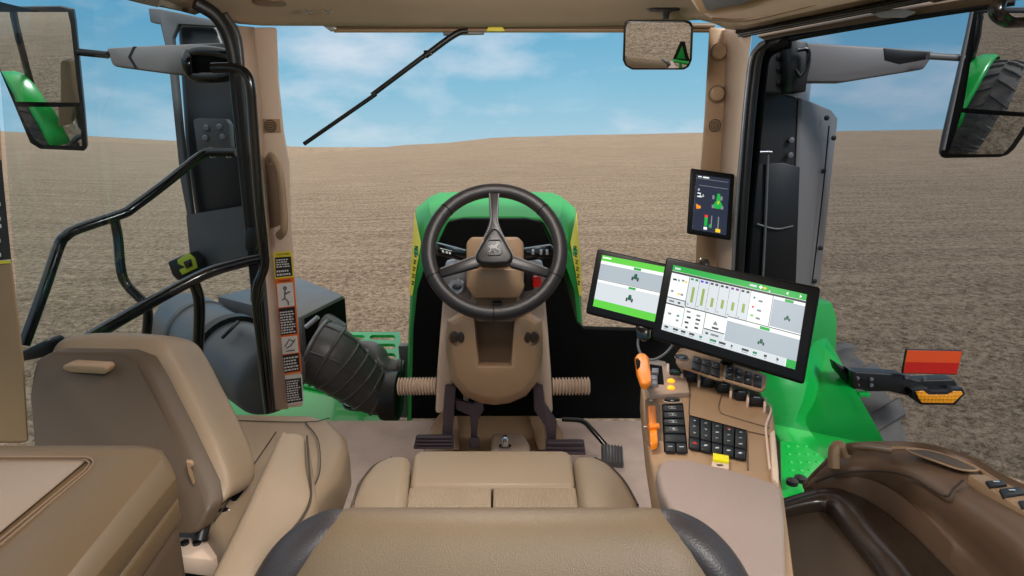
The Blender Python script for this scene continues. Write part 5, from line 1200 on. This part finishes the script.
R = [(0,0,1,1,ix['px_night']),(.02,.06,.95,.068,ix['px_line'],2),(.1,.18,.95,.188,ix['px_line'],2),(.05,.02,.16,.04,ix['px_white'],2),(.2,.02,.38,.045,ix['px_white'],2)]
R += [(.34,.70,.43,.90,ix['px_green'],2),(.34,.70,.43,.745,ix['px_red'],3),(.53,.70,.56,.92,ix['px_line'],2),(.48,.86,.54,.92,ix['px_green'],3),(.73,.70,.76,.92,ix['px_line'],2),(.68,.92,.82,.98,ix['px_yellow'],3),(.33,.92,.43,.97,ix['px_white'],3),(.07,.32,.17,.34,ix['px_white'],3),(.07,.38,.2,.40,ix['px_white'],3)]
R += [(.52,.33,.58,.40,ix['px_line'],2),(.76,.33,.82,.40,ix['px_line'],2),(.52,.50,.6,.56,ix['px_line'],2),(.78,.50,.86,.56,ix['px_line'],2)]
post = {'mats': SM, 'rects': R, 'polys': [([(.66,.29),(.74,.29),(.76,.42),(.84,.5),(.74,.56),(.62,.56),(.56,.5),(.64,.42)], ix['px_green']), ([(.66,.42),(.74,.42),(.72,.48),(.68,.48)], ix['px_yellow']), ([(.05,.53),(.2,.56),(.2,.6),(.08,.62)], ix['px_orange'])],
        'texts': [('0', .1, .27, .012, ix['px_white']), ('6.0', .2, .37, .013, ix['px_white'])]}
D3, q3_, p3_ = display('small portrait display on right pillar with machine gauges', [(691,168),(735,174),(731,240.5),(687,233.5)], [(696.5,174.5),(730,179),(726,235),(692,229)], 2.03, (-.1,-.97,.15), post)
new('mount', box(P(712,215,y=2.12), (.05,.12,.06)), 'black_satin', D3, bevel=.005)
new('mount_arm', tube([p1_.at(735,320,-.03), p1_.at(730,345,-.08), P(715,385,z=.62)], .014, n=4), 'black_satin', D1)
new('mount_arm', tube([p2_.at(630,300,-.03), p2_.at(660,325,-.08), P(700,375,z=.62)], .012, n=4), 'black_satin', D2)
new('cable_socket', prism([p2_.at(u,v,-.002) for u,v in [(635,325),(648,328),(648,337),(642,341),(636,337)]], p2_.n*-.03), 'black_gloss', D2, bevel=.003)
cbm = tube([p2_.at(637,333,-.02), p2_.at(636,345,-.02), p2_.at(641,356,-.02), p2_.at(651,359,-.02), p2_.at(662,354,-.02), p2_.at(670,344,-.03), p2_.at(675,332,-.03)], .003, n=5, seg=8)
tag(new('display_cable', cbm, 'steel_grey'), 'thin grey cable looping below the smaller display', 'cable')
tag(new('camera_module', prism([p1_.at(u,v,-.03) for u,v in [(698,254),(707,256),(707,268),(695,265)]], p1_.n*-.02), 'black_gloss', bevel=.002), 'little black module poking up behind large display', 'sensor')
# ------------------------------------------------------------------ camera and view
cam = bpy.data.cameras.new('camera'); cam.sensor_width = 36; cam.lens = F*36/1024; cam.clip_start = .02; cam.clip_end = 2000
co = bpy.data.objects.new('camera', cam); C.objects.link(co); co.location = CAM; co.rotation_euler = (PI/2-PITCH, 0, 0)
s = bpy.context.scene; s.camera = co
s.view_settings.view_transform = 'Standard'; s.view_settings.look = 'None'; s.view_settings.gamma = 1; s.view_settings.use_curve_mapping = False
s.view_settings.exposure = 0.22
